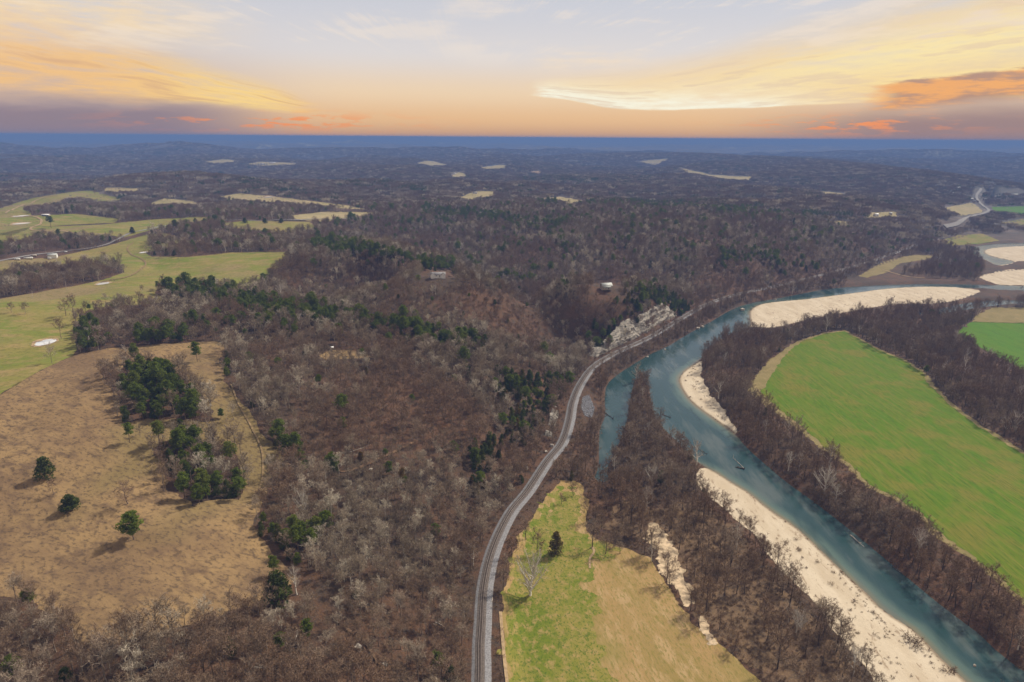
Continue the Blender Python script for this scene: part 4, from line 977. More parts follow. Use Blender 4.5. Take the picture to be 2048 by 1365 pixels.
THIN = np.array([(560, 545), (700, 540), (880, 565), (1080, 600), (1190, 640), (1150, 690), (1080, 690), (960, 660), (820, 640), (700, 612), (590, 600)], float)
THIN3 = np.array([(1390, 1225), (1490, 1200), (1600, 1270), (1720, 1420), (1600, 1440), (1500, 1340)], float)
THIN2 = np.array([(560, 760), (760, 730), (930, 760), (960, 840), (860, 920), (700, 920), (560, 860)], float)
rl = lambda p: at_z([p], RAIL_Z)[0][1]
CLIFF_Y = (rl((1196, 728)), rl((1372, 632))); NEARB_Y = (rl((1105, 905)), rl((1143, 812)))
STAND = []     # rows x, y, z, kind, scale, rot, px, py, dep
def stand_fill(step, r0, r1, half, size=1.0):
    x, y = scatter(step, r0, r1, half); z = gz(x, y)
    d = near_grid(DRG, x, y); rs = near_grid(RSG, x, y); R = np.hypot(x, y)
    keep = ~open_ground(x, y, z) & ((d > 7.5) | (d < -11.0)) & (rs > 1.2)
    for P in SAND.values(): keep &= ~inside(x, y, P)
    for ri, L in enumerate(ROADS):
        k = (x > L[:, 0].min() - 20) & (x < L[:, 0].max() + 20) & (y > L[:, 1].min() - 20) & (y < L[:, 1].max() + 20)
        if k.any():
            q = np.full(x.shape, 1e3); q[k] = seg_dist(x[k], y[k], L); keep &= q > (2.0 if ri in (4, 6) else 5.5)
    x, y, z, d, rs, R = (a[keep] for a in (x, y, z, d, rs, R))
    if True:
        cl = (d > 7) & (d < 18) & (y > CLIFF_Y[0]) & (y < CLIFF_Y[1]) | (d > 7) & (d < 15) & (y > NEARB_Y[0]) & (y < NEARB_Y[1])
        kk = ~(cl & (rng.random(len(x)) < 0.7)); x, y, z, d, rs, R = (a[kk] for a in (x, y, z, d, rs, R))
    left_ = d > 0
    gap = fbm(x, y, 45.0, 2)
    drop = rng.random(len(x)) < np.where(left_, np.where(gap > 0.34, 0.45, 0.08), np.where(gap > 0.2, 0.45, 0.16))
    tpx, tpy, _ = project(x, y, z + 3.0)
    thin = inside(tpx, tpy, THIN) ; drop |= thin & (rng.random(len(x)) < 0.24); drop |= inside(tpx, tpy, THIN2) & (rng.random(len(x)) < 0.25)
    drop |= inside(tpx, tpy, THIN3) & (rng.random(len(x)) < 0.6); drop |= ~left_ & (tpx < 1640) & (tpy > 980) & (rng.random(len(x)) < 0.28)
    drop |= ~left_ & (d > -18) & (rng.random(len(x)) < 0.5)
    k = ~drop; x, y, z, d, rs, R = (a[k] for a in (x, y, z, d, rs, R)); left_ = d > 0
    px, py, dep = project(x, y, z + 8.0)
    ev = rng.random(len(x)) < ever_share(px, py, R, left_)
    ced = ev & (rng.random(len(x)) < np.where((px > 930) & (py > 560), 0.75, 0.28))
    syc = ~ev & (rng.random(len(x)) < np.where(left_, 0.004, 0.022))
    kind = np.where(ced, 3, np.where(ev, 2, np.where(syc, 4, np.where(left_, 0, 1))))
    # recently cut open slopes of the middle hill: thinner, smaller trees
    sc = size * np.clip(rng.lognormal(-0.03, 0.2, len(x)), 0.55, 1.45) * np.clip(1.0 + 0.35 * fbm(x + 55, y, 70.0, 2), 0.75, 1.25) * np.where(fbm(x, y, 90.0, 2) > 0.15, 0.88, 1.0)
    sc = np.where(inside(px, py + 6, THIN), sc * 0.82, sc); sc = np.where(~left_ & (kind == 1), sc * 1.10, sc)
    sc = np.where(~left_ & (rng.random(len(x)) < 0.25), sc * 0.7, sc)
    return np.column_stack([x, y, z, kind, sc, rng.uniform(0, 6.283, len(x)), px, py, dep])
HALF = math.radians(43)
S1 = stand_fill(6.5, 230, 1250, HALF, 1.06); S2 = stand_fill(8.0, 1250, 2100, HALF, 1.12)
STAND = np.vstack([S1, S2])
# far groves
x, y = scatter(21.0, 2100, 7000, math.radians(41)); z = gz(x, y)
k = ~open_ground(x, y, z, (0.0, 5.0)) & ~((near_grid(DRG, x, y) < 0) & (np.hypot(x, y) < 3200) & (fbm(x, y, 160.0, 2) > -0.08) & (np.hypot(x, y) > 2000) & (x > 1000))
q = seg_dist(x, y, hw); k &= q > 25
far_clear = fbm(x + 300, y, 620.0, 3) > 0.52
k &= ~(far_clear & (np.hypot(x, y) > 3400)); x, y, z = x[k], y[k], z[k]
px, py, dep = project(x, y, z + 8); e = rng.random(len(x)) < np.maximum(ever_share(px, py, np.full(len(x), 2000.0), np.ones(len(x), bool)), 0.05 + 0.25 * (fbm(x, y + 70, 380.0, 3) > 0.22))
x2, y2 = scatter(38.0, 7000, 11500, math.radians(40)); k2 = fbm(x2 + 300, y2, 620.0, 3) < 0.45; x2, y2 = x2[k2], y2[k2]
x = np.r_[x, x2]; y = np.r_[y, y2]; z = np.r_[z, gz(x2, y2)]; e = np.r_[e, rng.random(len(x2)) < 0.06 + 0.3 * (fbm(x2, y2 + 70, 900.0, 3) > 0.15)]
FARG = np.column_stack([x, y, z, e.astype(float), rng.uniform(0.85, 1.2, len(x)) * np.where(np.hypot(x, y) > 7000, 1.5, 1.0), rng.uniform(0, 6.283, len(x))])
# brush on the valley floor, banks and railway margins
x, y = scatter(3.1, 235, 1150, HALF, 0.5); d = near_grid(DRG, x, y); k = (d < -7.2) | ((d > 5.2) & (d < 13)); x, y = x[k], y[k]; z = gz(x, y); d = near_grid(DRG, x, y); rs = near_grid(RSG, x, y)
k = ~open_ground(x, y, z, (0.0,)) & (rs > 0.8); onsand = np.zeros(x.shape, bool)
for P in SAND.values(): onsand |= inside(x, y, P)
k &= ~onsand | (rng.random(len(x)) < np.where(d > -120, 0.16, 0.06)); k &= (np.abs(d + 14) < 8) | (rng.random(len(x)) < 0.9); k &= rng.random(len(x)) < np.where(fbm(x, y, 30.0, 2) > 0.1, 0.30, 0.62) * np.where(np.hypot(x, y) > 800, 0.7, 1.0) * np.where((x > 40) & (y < 520), 1.5, 1.0)
x, y, z, d = x[k], y[k], z[k], d[k]
px, py, dep = project(x, y, z + 1); SHR = np.column_stack([x, y, z, rng.integers(0, 4, len(x)), rng.uniform(0.55, 1.15, len(x)), rng.uniform(0, 6.283, len(x)), px, py, dep])
line = np.vstack([np.linspace(at_z([a], 1.0)[0], at_z([b], 1.0)[0], n) for a, b, n in (((1520, 652), (1760, 616), 90), ((1600, 642), (1890, 606), 90), ((1640, 600), (1900, 584), 60), ((1660, 1120), (1800, 1285), 60), ((1640, 1195), (1800, 1345), 50), ((1700, 1200), (1880, 1330), 45), ((1540, 640), (1700, 612), 40), ((1560, 625), (1880, 590), 50), ((1380, 760), (1450, 840), 25))])
line = line + rng.normal(0, 3.0, line.shape); lz = gz(line[:, 0], line[:, 1]); lp = project(line[:, 0], line[:, 1], lz)
ok_ = lz > 0.1; SHR = np.vstack([SHR, np.column_stack([line[:, 0], line[:, 1], lz, rng.integers(0, 4, len(line)), rng.uniform(0.25, 0.6, len(line)), rng.uniform(0, 6.28, len(line)), *lp])[ok_]])

# ------------------------------------------------------------------ the largest in view as individuals, the rest as woodland
KNAME = {0: 'bare_tree', 1: 'bottomland_tree', 2: 'pine_tree', 3: 'cedar_tree', 4: 'sycamore_tree'}
def plant(kind, x, y, z, sc, rot, label, group=None, cat='tree', variant=None):
    whole, tm, cm = proto[kind][variant if variant is not None else random.randrange(len(proto[kind]))]
    e = bpy.data.objects.new(kind, None); col.objects.link(e); e.location = (x, y, z); e.rotation_euler = (0, 0, rot); e.scale = (sc,) * 3; e.empty_display_size = 0.5
    e['label'] = label; e['category'] = cat
    if group: e['group'] = group
    for nm, me in (('trunk', tm), ('crown', cm)):
        o = bpy.data.objects.new(nm, me); o.parent = e; col.objects.link(o)
    return e


def place_words(px, py, x, y):
    if inside(np.array([px]), np.array([py]), np.array(WOODS['thicket_upper'], float))[0]: return 'in the upper thicket in the brown pasture'
    if inside(np.array([px]), np.array([py]), np.array(WOODS['thicket_lower'], float))[0]: return 'in the lower thicket in the brown pasture'
    d = float(near_grid(DRG, np.array([x]), np.array([y]))[0])
    if d > 0:
        if px < 330 and py > 1050: return 'in the corner grove below the brown pasture'
        if px < 560 and py > 1200: return 'along the lower rim of the brown pasture'
        if d < 28: return 'at the very edge of the railway bed' if py > 760 else 'at the foot of the cliff by the railway'
        if py > 1240: return 'low on the slope by the eroded gully'
        if py > 1100: return 'on the slope between pasture corner and near railway curve'
        if py > 960: return 'below the dirt trail on the wooded hill'
        if px > 930 and py > 740: return 'on the rocky near bluff above the railway'
        if py > 840: return 'around the dirt trail on the wooded hill'
        if py > 740: return 'on the upper part of the near wooded hill'
        if py > 610: return 'along the crest of the near wooded hill' if px < 1130 else 'on the bluff above the pale cliff'
        if px < 620: return 'on the left ridge beside the green pasture'
        if py > 470: return 'on the middle ridge with the white-roofed houses'
        return 'on the far wooded hilltop'
    if px > 1500 and py < 700: return 'in the woods around the upper river bend'
    if px > 1700 and py < 900: return 'in the woods behind the green hay field'
    if px > 1820 and py > 1000: return 'in the lower bank belt below the green hay field'
    if px > 1600 and py > 850 and px - 1570 > (py - 962) * 1.1: return 'in the middle bank belt beside the green hay field'
    if px > 1400 and py < 900: return 'in the upper bank belt beside the green hay field'
    if px < 1215: return 'between the railway and the slough'
    if px < 1400 and py < 1000: return 'on the brushy island spit'
    return 'in the upper woods between slough and meadow tip' if py < 1090 else ('in the woods along the sand wash' if py < 1200 else 'in the lower woods between sandbar and tan meadow')
ADJ = {0: 'leafless grey-brown tree', 1: 'dark leafless bottomland tree', 2: 'green pine tree', 3: 'dark green cedar', 4: 'white-barked bare sycamore'}
single = np.zeros(len(STAND), bool)
infr = (STAND[:, 6] > 5) & (STAND[:, 6] < 2043) & (STAND[:, 7] > 20) & (STAND[:, 7] < 1355)
for kd, nmax in ((0, 300), (1, 300), (2, 300), (3, 300), (4, 300)):
    idx = np.where(infr & (STAND[:, 3] == kd))[0]; idx = idx[np.argsort(STAND[idx, 8] / STAND[idx, 4])][:nmax]
    if kd == 4: idx = idx[STAND[idx, 8] < 1600]
    single[idx] = True
    for i in idx:
        s = STAND[i]; w = place_words(s[6], s[7], s[0], s[1]); lab = ('tall ' if s[4] > 1.07 else 'small ' if s[4] < 0.86 else '') + ADJ[kd] + ' ' + w
        plant(KNAME[kd], s[0], s[1], s[2], s[4], s[5], lab, lab.replace(ADJ[kd], ADJ[kd] + 's'))


def instancer(name, pts, meshes, label, cat):
    """One woodland object: meshes instanced on its points by geometry nodes."""
    me = bpy.data.meshes.new(name); me.vertices.add(len(pts)); me.vertices.foreach_set('co', pts[:, :3].astype(np.float32).ravel())
    for an, tp, v in (('scl', 'FLOAT', pts[:, 4]), ('rot', 'FLOAT', pts[:, 5]), ('pick', 'INT', pts[:, 3])):
        a = me.attributes.new(an, tp, 'POINT'); a.data.foreach_set('value', v.astype(np.float32 if tp == 'FLOAT' else np.int32))
    o = link(name, me, None, label, cat, None, 'stuff')
    cl = bpy.data.collections.new(name + '_kinds')
    for i, m_ in enumerate(meshes): cl.objects.link(bpy.data.objects.new('%s_%02d' % (name, i), m_))
    t = bpy.data.node_groups.new(name, 'GeometryNodeTree'); t.interface.new_socket('Geometry', in_out='INPUT', socket_type='NodeSocketGeometry'); t.interface.new_socket('Geometry', in_out='OUTPUT', socket_type='NodeSocketGeometry')
    gi_ = t.nodes.new('NodeGroupInput'); go = t.nodes.new('NodeGroupOutput'); ip = t.nodes.new('GeometryNodeInstanceOnPoints'); ci = t.nodes.new('GeometryNodeCollectionInfo')
    ci.inputs['Collection'].default_value = cl; ci.inputs['Separate Children'].default_value = True; ci.inputs['Reset Children'].default_value = True
    def attr(nm, tp):
        n = t.nodes.new('GeometryNodeInputNamedAttribute'); n.data_type = tp; n.inputs['Name'].default_value = nm; return n.outputs['Attribute']
    cx = t.nodes.new('ShaderNodeCombineXYZ'); t.links.new(attr('rot', 'FLOAT'), cx.inputs[2])
    er = t.nodes.new('FunctionNodeEulerToRotation'); t.links.new(cx.outputs[0], er.inputs[0])
    sc = t.nodes.new('ShaderNodeCombineXYZ'); sa = attr('scl', 'FLOAT')
    for k in range(3): t.links.new(sa, sc.inputs[k])
    t.links.new(gi_.outputs[0], ip.inputs['Points']); t.links.new(ci.outputs[0], ip.inputs['Instance']); ip.inputs['Pick Instance'].default_value = True
    t.links.new(attr('pick', 'INT'), ip.inputs['Instance Index']); t.links.new(er.outputs[0], ip.inputs['Rotation']); t.links.new(sc.outputs[0], ip.inputs['Scale'])
    t.links.new(ip.outputs[0], go.inputs[0])
    md = o.modifiers.new('scatter', 'NODES'); md.node_group = t
    return o


rest = STAND[~single]
WL = {0: ('hill_woodland', 'grey-brown leafless woodland covering the hills left of the railway', 'woodland'), 1: ('bottomland_woodland', 'dark leafless woods on the valley floor round the river', 'woodland'),
      2: ('pine_woodland', 'green pines scattered through the ridges', 'woodland'), 3: ('cedar_woodland', 'dark cedars on the bluffs', 'woodland'), 4: ('sycamore_woodland', 'white-barked trees scattered in the far woods', 'woodland')}
for kd in range(5):
    r_ = rest[rest[:, 3] == kd].copy()
    if not len(r_): continue
    ms = [p[0] for p in proto[KNAME[kd]]]; r_[:, 3] = rng.integers(0, len(ms), len(r_)); instancer(WL[kd][0], r_, ms, WL[kd][1], WL[kd][2])
fg = FARG.copy(); ng = len(grove_g); fg[:, 3] = np.where(FARG[:, 3] > 0.5, ng + rng.integers(0, 2, len(fg)), rng.integers(0, ng, len(fg)))
instancer('far_woodland', fg, [g.mesh('grove', ['trunk', 'crown'], [M['bark'], M['twig']]) for g in grove_g] + [g.mesh('evergreen_grove', ['trunk', 'crown'], [M['trunk'], M['cedar']]) for g in green_grove_g],
          'blue-grey far woods running to the horizon', 'woodland')
idx = np.where((SHR[:, 6] > 5) & (SHR[:, 6] < 2043) & (SHR[:, 7] < 1360))[0]; idx = idx[np.argsort(SHR[idx, 8] / SHR[idx, 4])][:300]; ks = np.ones(len(SHR), bool); ks[idx] = False
for i in idx:
    s = SHR[i]; w = place_words(s[6], s[7], s[0], s[1])
    if s[6] < 1100: w = 'beside the near railway curve'
    o = link('shrub', shrub_m[int(s[3])], None, 'brown leafless shrub ' + w, 'shrub', 'leafless shrubs ' + w); o.location = s[:3]; o.rotation_euler = (0, 0, s[5]); o.scale = (s[4],) * 3
instancer('brushwood', SHR[ks], shrub_m, 'brown leafless brush on the river banks and railway margins', 'brush')

# ------------------------------------------------------------------ single trees standing apart
def metres(px, py, hpx):
    q = G([(px, py)])[0]; v = q - np.array([0, 0, CAM_Z]); dep = -(v @ RM)[2]; dpr = math.atan2(CAM_Z - q[2], math.hypot(q[0], q[1]))
    return q, hpx * dep / (FPX * math.cos(dpr))
HT = {'bare_tree': [16, 14, 17, 12.5, 15, 18, 11, 14.5], 'bottomland_tree': [16, 14, 17, 12, 15], 'sycamore_tree': [19, 17, 21, 17], 'pine_tree': [15, 13, 16.5, 11, 14], 'cedar_tree': [10, 8, 12, 6.5]}
def solo(kind, px, py, hpx, label, variant, sx=1.0):
    q, h = metres(px, py, hpx); s = h / HT[kind][variant]
    e = plant(kind, q[0], q[1], q[2], s, random.uniform(0, 6.28), label, variant=variant); e.scale = (s * sx, s * sx, s); return e
for a in [
 ('cedar_tree', 92, 956, 40, 'round dark cedar alone high in the brown pasture', 1, 1.15), ('bare_tree', 108, 990, 34, 'scraggly bare small tree between two dark bushes in the pasture', 6, 1.2),
 ('cedar_tree', 143, 1022, 30, 'low wide dark bush in the brown pasture', 3, 1.5), ('bare_tree', 257, 1008, 46, 'wide bare tree with many stems in the brown pasture', 3, 1.5),
 ('pine_tree', 268, 1080, 52, 'lone green pine in the middle of the brown pasture', 3, 1.25), ('pine_tree', 395, 724, 40, 'lone upright pine on the saddle above the thicket', 1, 0.9),
 ('pine_tree', 260, 886, 40, 'open-limbed pine at the lower corner of the upper thicket', 0, 1.0), ('pine_tree', 548, 1152, 38, 'flat-topped pine at the pasture rim', 0, 1.0),
 ('cedar_tree', 557, 1206, 56, 'big round cedar at the lower pasture rim', 1, 1.1), ('pine_tree', 478, 1000, 44, 'leaning pine at the right end of the lower thicket', 2, 1.1),
 ('pine_tree', 442, 838, 20, 'small young pine beside the pasture two-track', 3, 1.0), ('bare_tree', 467, 842, 40, 'slim bare tree beside the pasture two-track', 0, 0.9),
 ('bare_tree', 280, 875, 26, 'little rounded bare tree below the upper thicket', 3, 1.1), ('pine_tree', 272, 728, 40, 'dark pine above the upper thicket', 1, 1.0),
 ('sycamore_tree', 252, 728, 40, 'white-limbed bare tree above the upper thicket', 1, 1.1), ('cedar_tree', 1112, 1110, 44, 'dark pointed cedar in the green meadow', 0, 1.0),
 ('sycamore_tree', 1060, 1192, 70, 'big white sycamore on the green meadow beside the railway', 3, 1.0), ('bottomland_tree', 1052, 1080, 46, 'dark bare tree by the brush above the white sycamore', 1, 0.9),
 ('bottomland_tree', 1074, 1110, 50, 'dark bare tree just left of the pointed cedar', 3, 0.9), ('bottomland_tree', 1184, 1096, 58, 'tall bare tree with a worn sandy ring at its base', 2, 1.0),
 ('bottomland_tree', 1211, 1108, 42, 'low spreading bare tree at the green meadow corner', 4, 1.2), ('bottomland_tree', 1240, 1108, 26, 'little bare tree at the meadow top edge', 3, 1.1),
 ('bottomland_tree', 1123, 1008, 22, 'small bare tree in the narrow top of the meadow', 3, 1.0), ('bottomland_tree', 1147, 992, 26, 'bent bare tree near the meadow tip', 1, 1.2),
 ('sycamore_tree', 606, 1037, 50, 'pale grey bare tree rising over cedars at the pasture edge', 3, 0.75), ('sycamore_tree', 947, 1132, 44, 'pale leaning trunk beside the railway curve', 1, 0.7),
 ('sycamore_tree', 1648, 984, 48, 'white sycamore with a wide crown in the river belt', 3, 1.0), ('sycamore_tree', 1662, 990, 44, 'white sycamore just right of the wide-crowned one', 2, 0.9),
 ('sycamore_tree', 1672, 1004, 38, 'forked white sycamore low on the river bank', 1, 1.0), ('sycamore_tree', 1833, 1104, 44, 'white sycamore leaning by the hay field bank', 1, 1.1),
 ('sycamore_tree', 2036, 1300, 50, 'white sycamore bending at the lower right bank', 2, 1.0), ('sycamore_tree', 1592, 1266, 48, 'white sycamore beside the brushy strip below the sandbar', 0, 0.9),
 ('sycamore_tree', 1577, 1246, 40, 'thin white tree at the brushy strip', 1, 0.8), ('sycamore_tree', 1437, 798, 40, 'white bare tree behind the sand point', 0, 1.0),
 ('sycamore_tree', 1272, 764, 40, 'pale bare tree on the tip of the island', 0, 1.0), ('sycamore_tree', 1293, 1024, 54, 'white trunk in the woods above the sand wash', 1, 0.8), ('sycamore_tree', 1229, 944, 34, 'white tree at the end of the slough', 1, 0.9),
 ('bare_tree', 105, 727, 42, 'bushy bare tree below the white pond', 4, 0.8), ('bare_tree', 123, 678, 46, 'slim bare tree above the white pond', 0, 0.8), ('bare_tree', 22, 626, 22, 'small bare tree at the left edge of the green pasture', 3, 1.2),
 ('bare_tree', 50, 629, 26, 'twisted bare tree in the green pasture', 3, 1.2), ('bare_tree', 132, 632, 36, 'shorter bare tree at the green pasture wood edge', 1, 1.0), ('bare_tree', 149, 636, 52, 'taller bare tree at the green pasture wood edge', 0, 0.8),
 ('bare_tree', 137, 533, 20, 'bare tree right below the white barn', 3, 1.2), ('bare_tree', 185, 530, 17, 'small bare tree in the sloping pasture below the road', 6, 1.1), ('bare_tree', 285, 591, 24, 'thin bare tree beside the long green rise', 5, 0.8),
 ('pine_tree', 79, 484, 20, 'round dark pine below the farm lane', 4, 1.2), ('pine_tree', 103, 457, 24, 'tall dark pine inside the farm lane loop', 2, 1.2), ('cedar_tree', 265, 467, 12, 'dark round cedar above the county road', 1, 1.2),
 ('cedar_tree', 490, 446, 10, 'dark cedar by the county road strip field', 1, 1.5), ('cedar_tree', 530, 447, 10, 'second dark cedar along the strip field', 1, 1.5), ('cedar_tree', 563, 446, 9, 'third dark cedar along the strip field', 1, 1.5),
 ('bare_tree', 190, 391, 11, 'bare tree on the far left crest pasture', 3, 1.4), ('bare_tree', 335, 402, 10, 'bare tree alone on the pale knoll', 3, 1.4), ('cedar_tree', 1860, 642, 22, 'dark cedar at the edge of the woods near the far green field', 1, 1.1)]:
    solo(*a)


# ------------------------------------------------------------------ small builders
def box(V, F, c, s, rz=0.0, jit=0.0):
    b = (bx - np.array([0, 0, 0.5])) * np.array([0.5, 0.5, 1.0]); b = b * np.array(s)
    ca, sa = math.cos(rz), math.sin(rz); b = np.column_stack([b[:, 0] * ca - b[:, 1] * sa, b[:, 0] * sa + b[:, 1] * ca, b[:, 2]]) + np.array(c)
    o = sum(len(v) for v in V); V.append(b); F.append(np.vstack([bf, [[3, 2, 1, 0]]]) + o)


def part(name, boxes, material, parent, rz=0.0):
    V, F = [], []
    for c, s in boxes: box(V, F, c, s)
    return link(name, mesh_np(name, np.vstack(V), np.vstack(F), material), parent)


def gable(name, L, Wd, z0, rise, over, material, parent, cx=0.0, cy_=0.0, turn=False, th=0.22):
    """A pitched roof with thickness, ridge along x (or y when turned)."""
    a = L / 2 + over; b = Wd / 2 + over; dz = rise * over / (Wd / 2)
    P = np.array([[-a, -b, z0 - dz], [a, -b, z0 - dz], [a, 0, z0 + rise], [-a, 0, z0 + rise], [-a, b, z0 - dz], [a, b, z0 - dz]], float)
    Q = P + np.array([0, 0, th]); V = np.vstack([P, Q])
    F = [[0, 3, 2, 1], [3, 4, 5, 2], [6, 7, 8, 9], [9, 8, 11, 10], [0, 1, 7, 6], [5, 4, 10, 11], [1, 2, 8, 7], [2, 5, 11, 8], [4, 3, 9, 10], [3, 0, 6, 9]]
    if turn: V = np.column_stack([-V[:, 1], V[:, 0], V[:, 2]])
    return link(name, mesh_np(name, V + np.array([cx, cy_, 0]), F, material), parent)


def gable_wall(L, Wd, H, rise, material, parent, cx=0.0, cy_=0.0, turn=False):
    a, b = L / 2, Wd / 2
    V = np.array([[-a, -b, -1.5], [a, -b, -1.5], [a, b, -1.5], [-a, b, -1.5], [-a, -b, H], [a, -b, H], [a, b, H], [-a, b, H], [-a, 0, H + rise], [a, 0, H + rise]], float)
    if turn: V = np.column_stack([-V[:, 1], V[:, 0], V[:, 2]])
    me = bpy.data.meshes.new('wall'); me.from_pydata([tuple(v) for v in V + np.array([cx, cy_, 0])], [], [(0, 1, 5, 4), (2, 3, 7, 6), (1, 2, 6, 9, 5), (3, 0, 4, 8, 7)]); me.materials.append(material); me.update()
    return link('wall', me, parent)


def building(px, py, L, Wd, H, rise, rz, wall, roof, label, cat='house', windows=3, porch=False, wing=False, door=True, openfront=False, lift=0.0, name='house'):
    q = G([(px, py)])[0]; e = link(name, None, None, label, cat); e.location = (q[0], q[1], q[2] + lift); e.rotation_euler = (0, 0, rz)
    gable_wall(L, Wd, H, rise, M[wall], e); gable('roof', L, Wd, H, rise, 0.5, M[roof], e)
    for i in range(windows):
        xw = (i + 0.5) / windows * L - L / 2
        w = part('window', [((xw, -Wd / 2 - 0.02, H * 0.58), (1.1, 0.10, 1.2))], M['window_glass'], e); part('frame', [((xw, -Wd / 2 - 0.05, H * 0.58 - 0.68), (1.4, 0.14, 0.12))], M['white_wall'], w)
    if door: d_ = part('door', [((L * 0.12, -Wd / 2 - 0.03, 1.05), (1.0, 0.10, 2.1))], M['dark_and_shade'], e)
    if openfront: part('opening', [((0, -Wd / 2 - 0.03, H * 0.45), (L * 0.8, 0.1, H * 0.85))], M['dark_and_shade'], e)  # dark panel on the closed wall stands in for the shade inside
    if porch:
        part('porch_roof', [((-L * 0.1, -Wd / 2 - 2.2, H * 0.82), (L * 0.75, 4.2, 0.2))], M[roof], e)
        for k in (-0.42, -0.1, 0.22): part('post', [((L * k, -Wd / 2 - 4.0, H * 0.4), (0.22, 0.22, H * 0.82))], M['white_wall'], e)
    if wing:
        for sx_ in (-1, 1):
            gable_wall(Wd * 0.9, L * 0.26, H, rise * 1.1, M[wall], e, sx_ * L * 0.36, -Wd * 0.32, True); gable('roof', Wd * 0.9, L * 0.26, H, rise * 1.1, 0.4, M[roof], e, sx_ * L * 0.36, -Wd * 0.32, True)
    return e
building(876, 556, 19, 8, 3.4, 2.6, 0.12, 'white_wall', 'grey_roof', 'white house with pale gables on the middle wooded ridge', windows=4, wing=True, lift=1.5)
building(1212, 580, 15, 9.5, 4.6, 3.2, 0.28, 'tan_wall', 'metal_roof', 'house with a big pale metal roof above the cliff', windows=3, porch=True, lift=2.0)
building(106, 516, 13, 9, 5.0, 2.2, 0.35, 'white_wall', 'metal_roof', 'pale metal barn beside the county road', 'barn', 0, door=False, openfront=False, name='barn')
building(92, 433, 17, 8, 3.6, 1.6, 0.05, 'tan_wall', 'white_roof', 'open-fronted shed with a white roof by the farm lane', 'shed', 0, door=False, openfront=True, name='shed')
building(1752, 432, 12, 8, 4.5, 2.4, 0.2, 'white_wall', 'white_roof', 'small white house in the clearing above the far railway', windows=2)
building(1781, 429, 8, 7, 3.5, 1.8, -0.3, 'tan_wall', 'metal_roof', 'small tan cabin right of the white house in the clearing', 'cabin', 1, name='cabin')
building(1692, 391, 26, 11, 4.5, 2.2, 0.1, 'white_wall', 'white_roof', 'long white metal building at the end of the strip clearing', 'barn', 0, name='barn')
building(1882, 366, 40, 16, 6, 3, 0.1, 'white_wall', 'white_roof', 'large pale building alone on the far right slope', 'building', 0, name='large_building')
building(1916, 378, 22, 12, 5, 3, 0.3, 'white_wall', 'metal_roof', 'pale building below the large one on the far right slope', 'building', 0, name='building')
building(664, 700, 2.6, 2.2, 2.8, 0.6, 0.3, 'tan_wall', 'white_roof', 'tiny white hut in the near hilltop woods', 'hut', 0, name='hut')
building(950, 388, 16, 9, 4.5, 2.6, 0.2, 'white_wall', 'grey_roof', 'far farmhouse at the head of the tan clearing', windows=2)
building(908, 349, 22, 12, 6, 3, 0.1, 'white_wall', 'white_roof', 'tiny white far house in a small clearing', windows=0)
building(545, 327, 42, 14, 6, 3, 0.05, 'white_wall', 'white_roof', 'long white barn in the far left farm fields', 'barn', 0, name='barn')
building(524, 329, 26, 12, 5, 3, 0.3, 'white_wall', 'metal_roof', 'smaller barn left of the long white far barn', 'barn', 0, name='barn')
vil = [(1800, 398), (1826, 396), (1846, 402), (1862, 392), (1884, 399), (1906, 388), (1925, 396), (1935, 388), (1978, 390), (1996, 394), (2014, 398), (2030, 391), (1942, 400), (1970, 400), (1902, 404)]
for i, (a, b) in enumerate(vil):
    building(a, b, random.uniform(12, 20), random.uniform(8, 11), 4, 2.6, random.uniform(-0.6, 0.6), random.choice(['white_wall', 'tan_wall']), random.choice(['white_roof', 'metal_roof', 'grey_roof']),
             'tiny house of the far valley hamlet, number %s from the left' % ['one', 'two', 'three', 'four', 'five', 'six', 'seven', 'eight', 'nine', 'ten', 'eleven', 'twelve', 'thirteen', 'fourteen', 'fifteen'][sorted(vil).index((a, b))], windows=0)


def trailer(px, py, L, label, rz, h=2.7, name='travel_trailer', cat='trailer', body='white_wall'):
    q = G([(px, py)])[0]; e = link(name, None, None, label, cat); e.location = q; e.rotation_euler = (0, 0, rz)
    me = part('body', [((0, 0, 0.7 + h / 2), (L, 2.5, h))], M[body], e); bm = bmesh.new(); bm.from_mesh(me.data); bmesh.ops.bevel(bm, geom=list(bm.edges), offset=0.3, segments=2, affect='EDGES'); bm.to_mesh(me.data); bm.free()
    for k in (-0.25, 0.2): part('window', [((L * k, -1.27, 0.7 + h * 0.6), (1.3, 0.06, 0.7))], M['window_glass'], e)
    part('door', [((L * 0.38, -1.27, 0.7 + h * 0.42), (0.8, 0.06, 1.9))], M['tan_wall'], e)
    for k in (-0.3, 0.3):
        for s in (-1, 1): part('wheel', [((L * k, s * 1.05, 0.36), (0.75, 0.25, 0.75))], M['dark_and_shade'], e)
    return e
trailer(57, 519, 13, 'long white trailer home below the county road', 0.3, 3.0, 'trailer_home')
trailer(35, 521, 8, 'white camper left of the long white trailer home', 0.15)
trailer(68, 514, 8, 'pale camper parked behind the long white trailer home', 0.4, body='tan_wall')
trailer(99, 519, 5, 'small white van in front of the pale barn', 0.2, 1.8, 'parked_van', 'van')
trailer(132, 506, 5, 'white vehicle right of the pale barn', 0.9, 1.6, 'parked_van', 'van')
trailer(1945, 494, 6, 'white vehicle by the far railway flat', 0.5, 1.8, 'parked_van', 'van')
trailer(1985, 464, 9, 'pale camper among the far valley trees', 0.2)


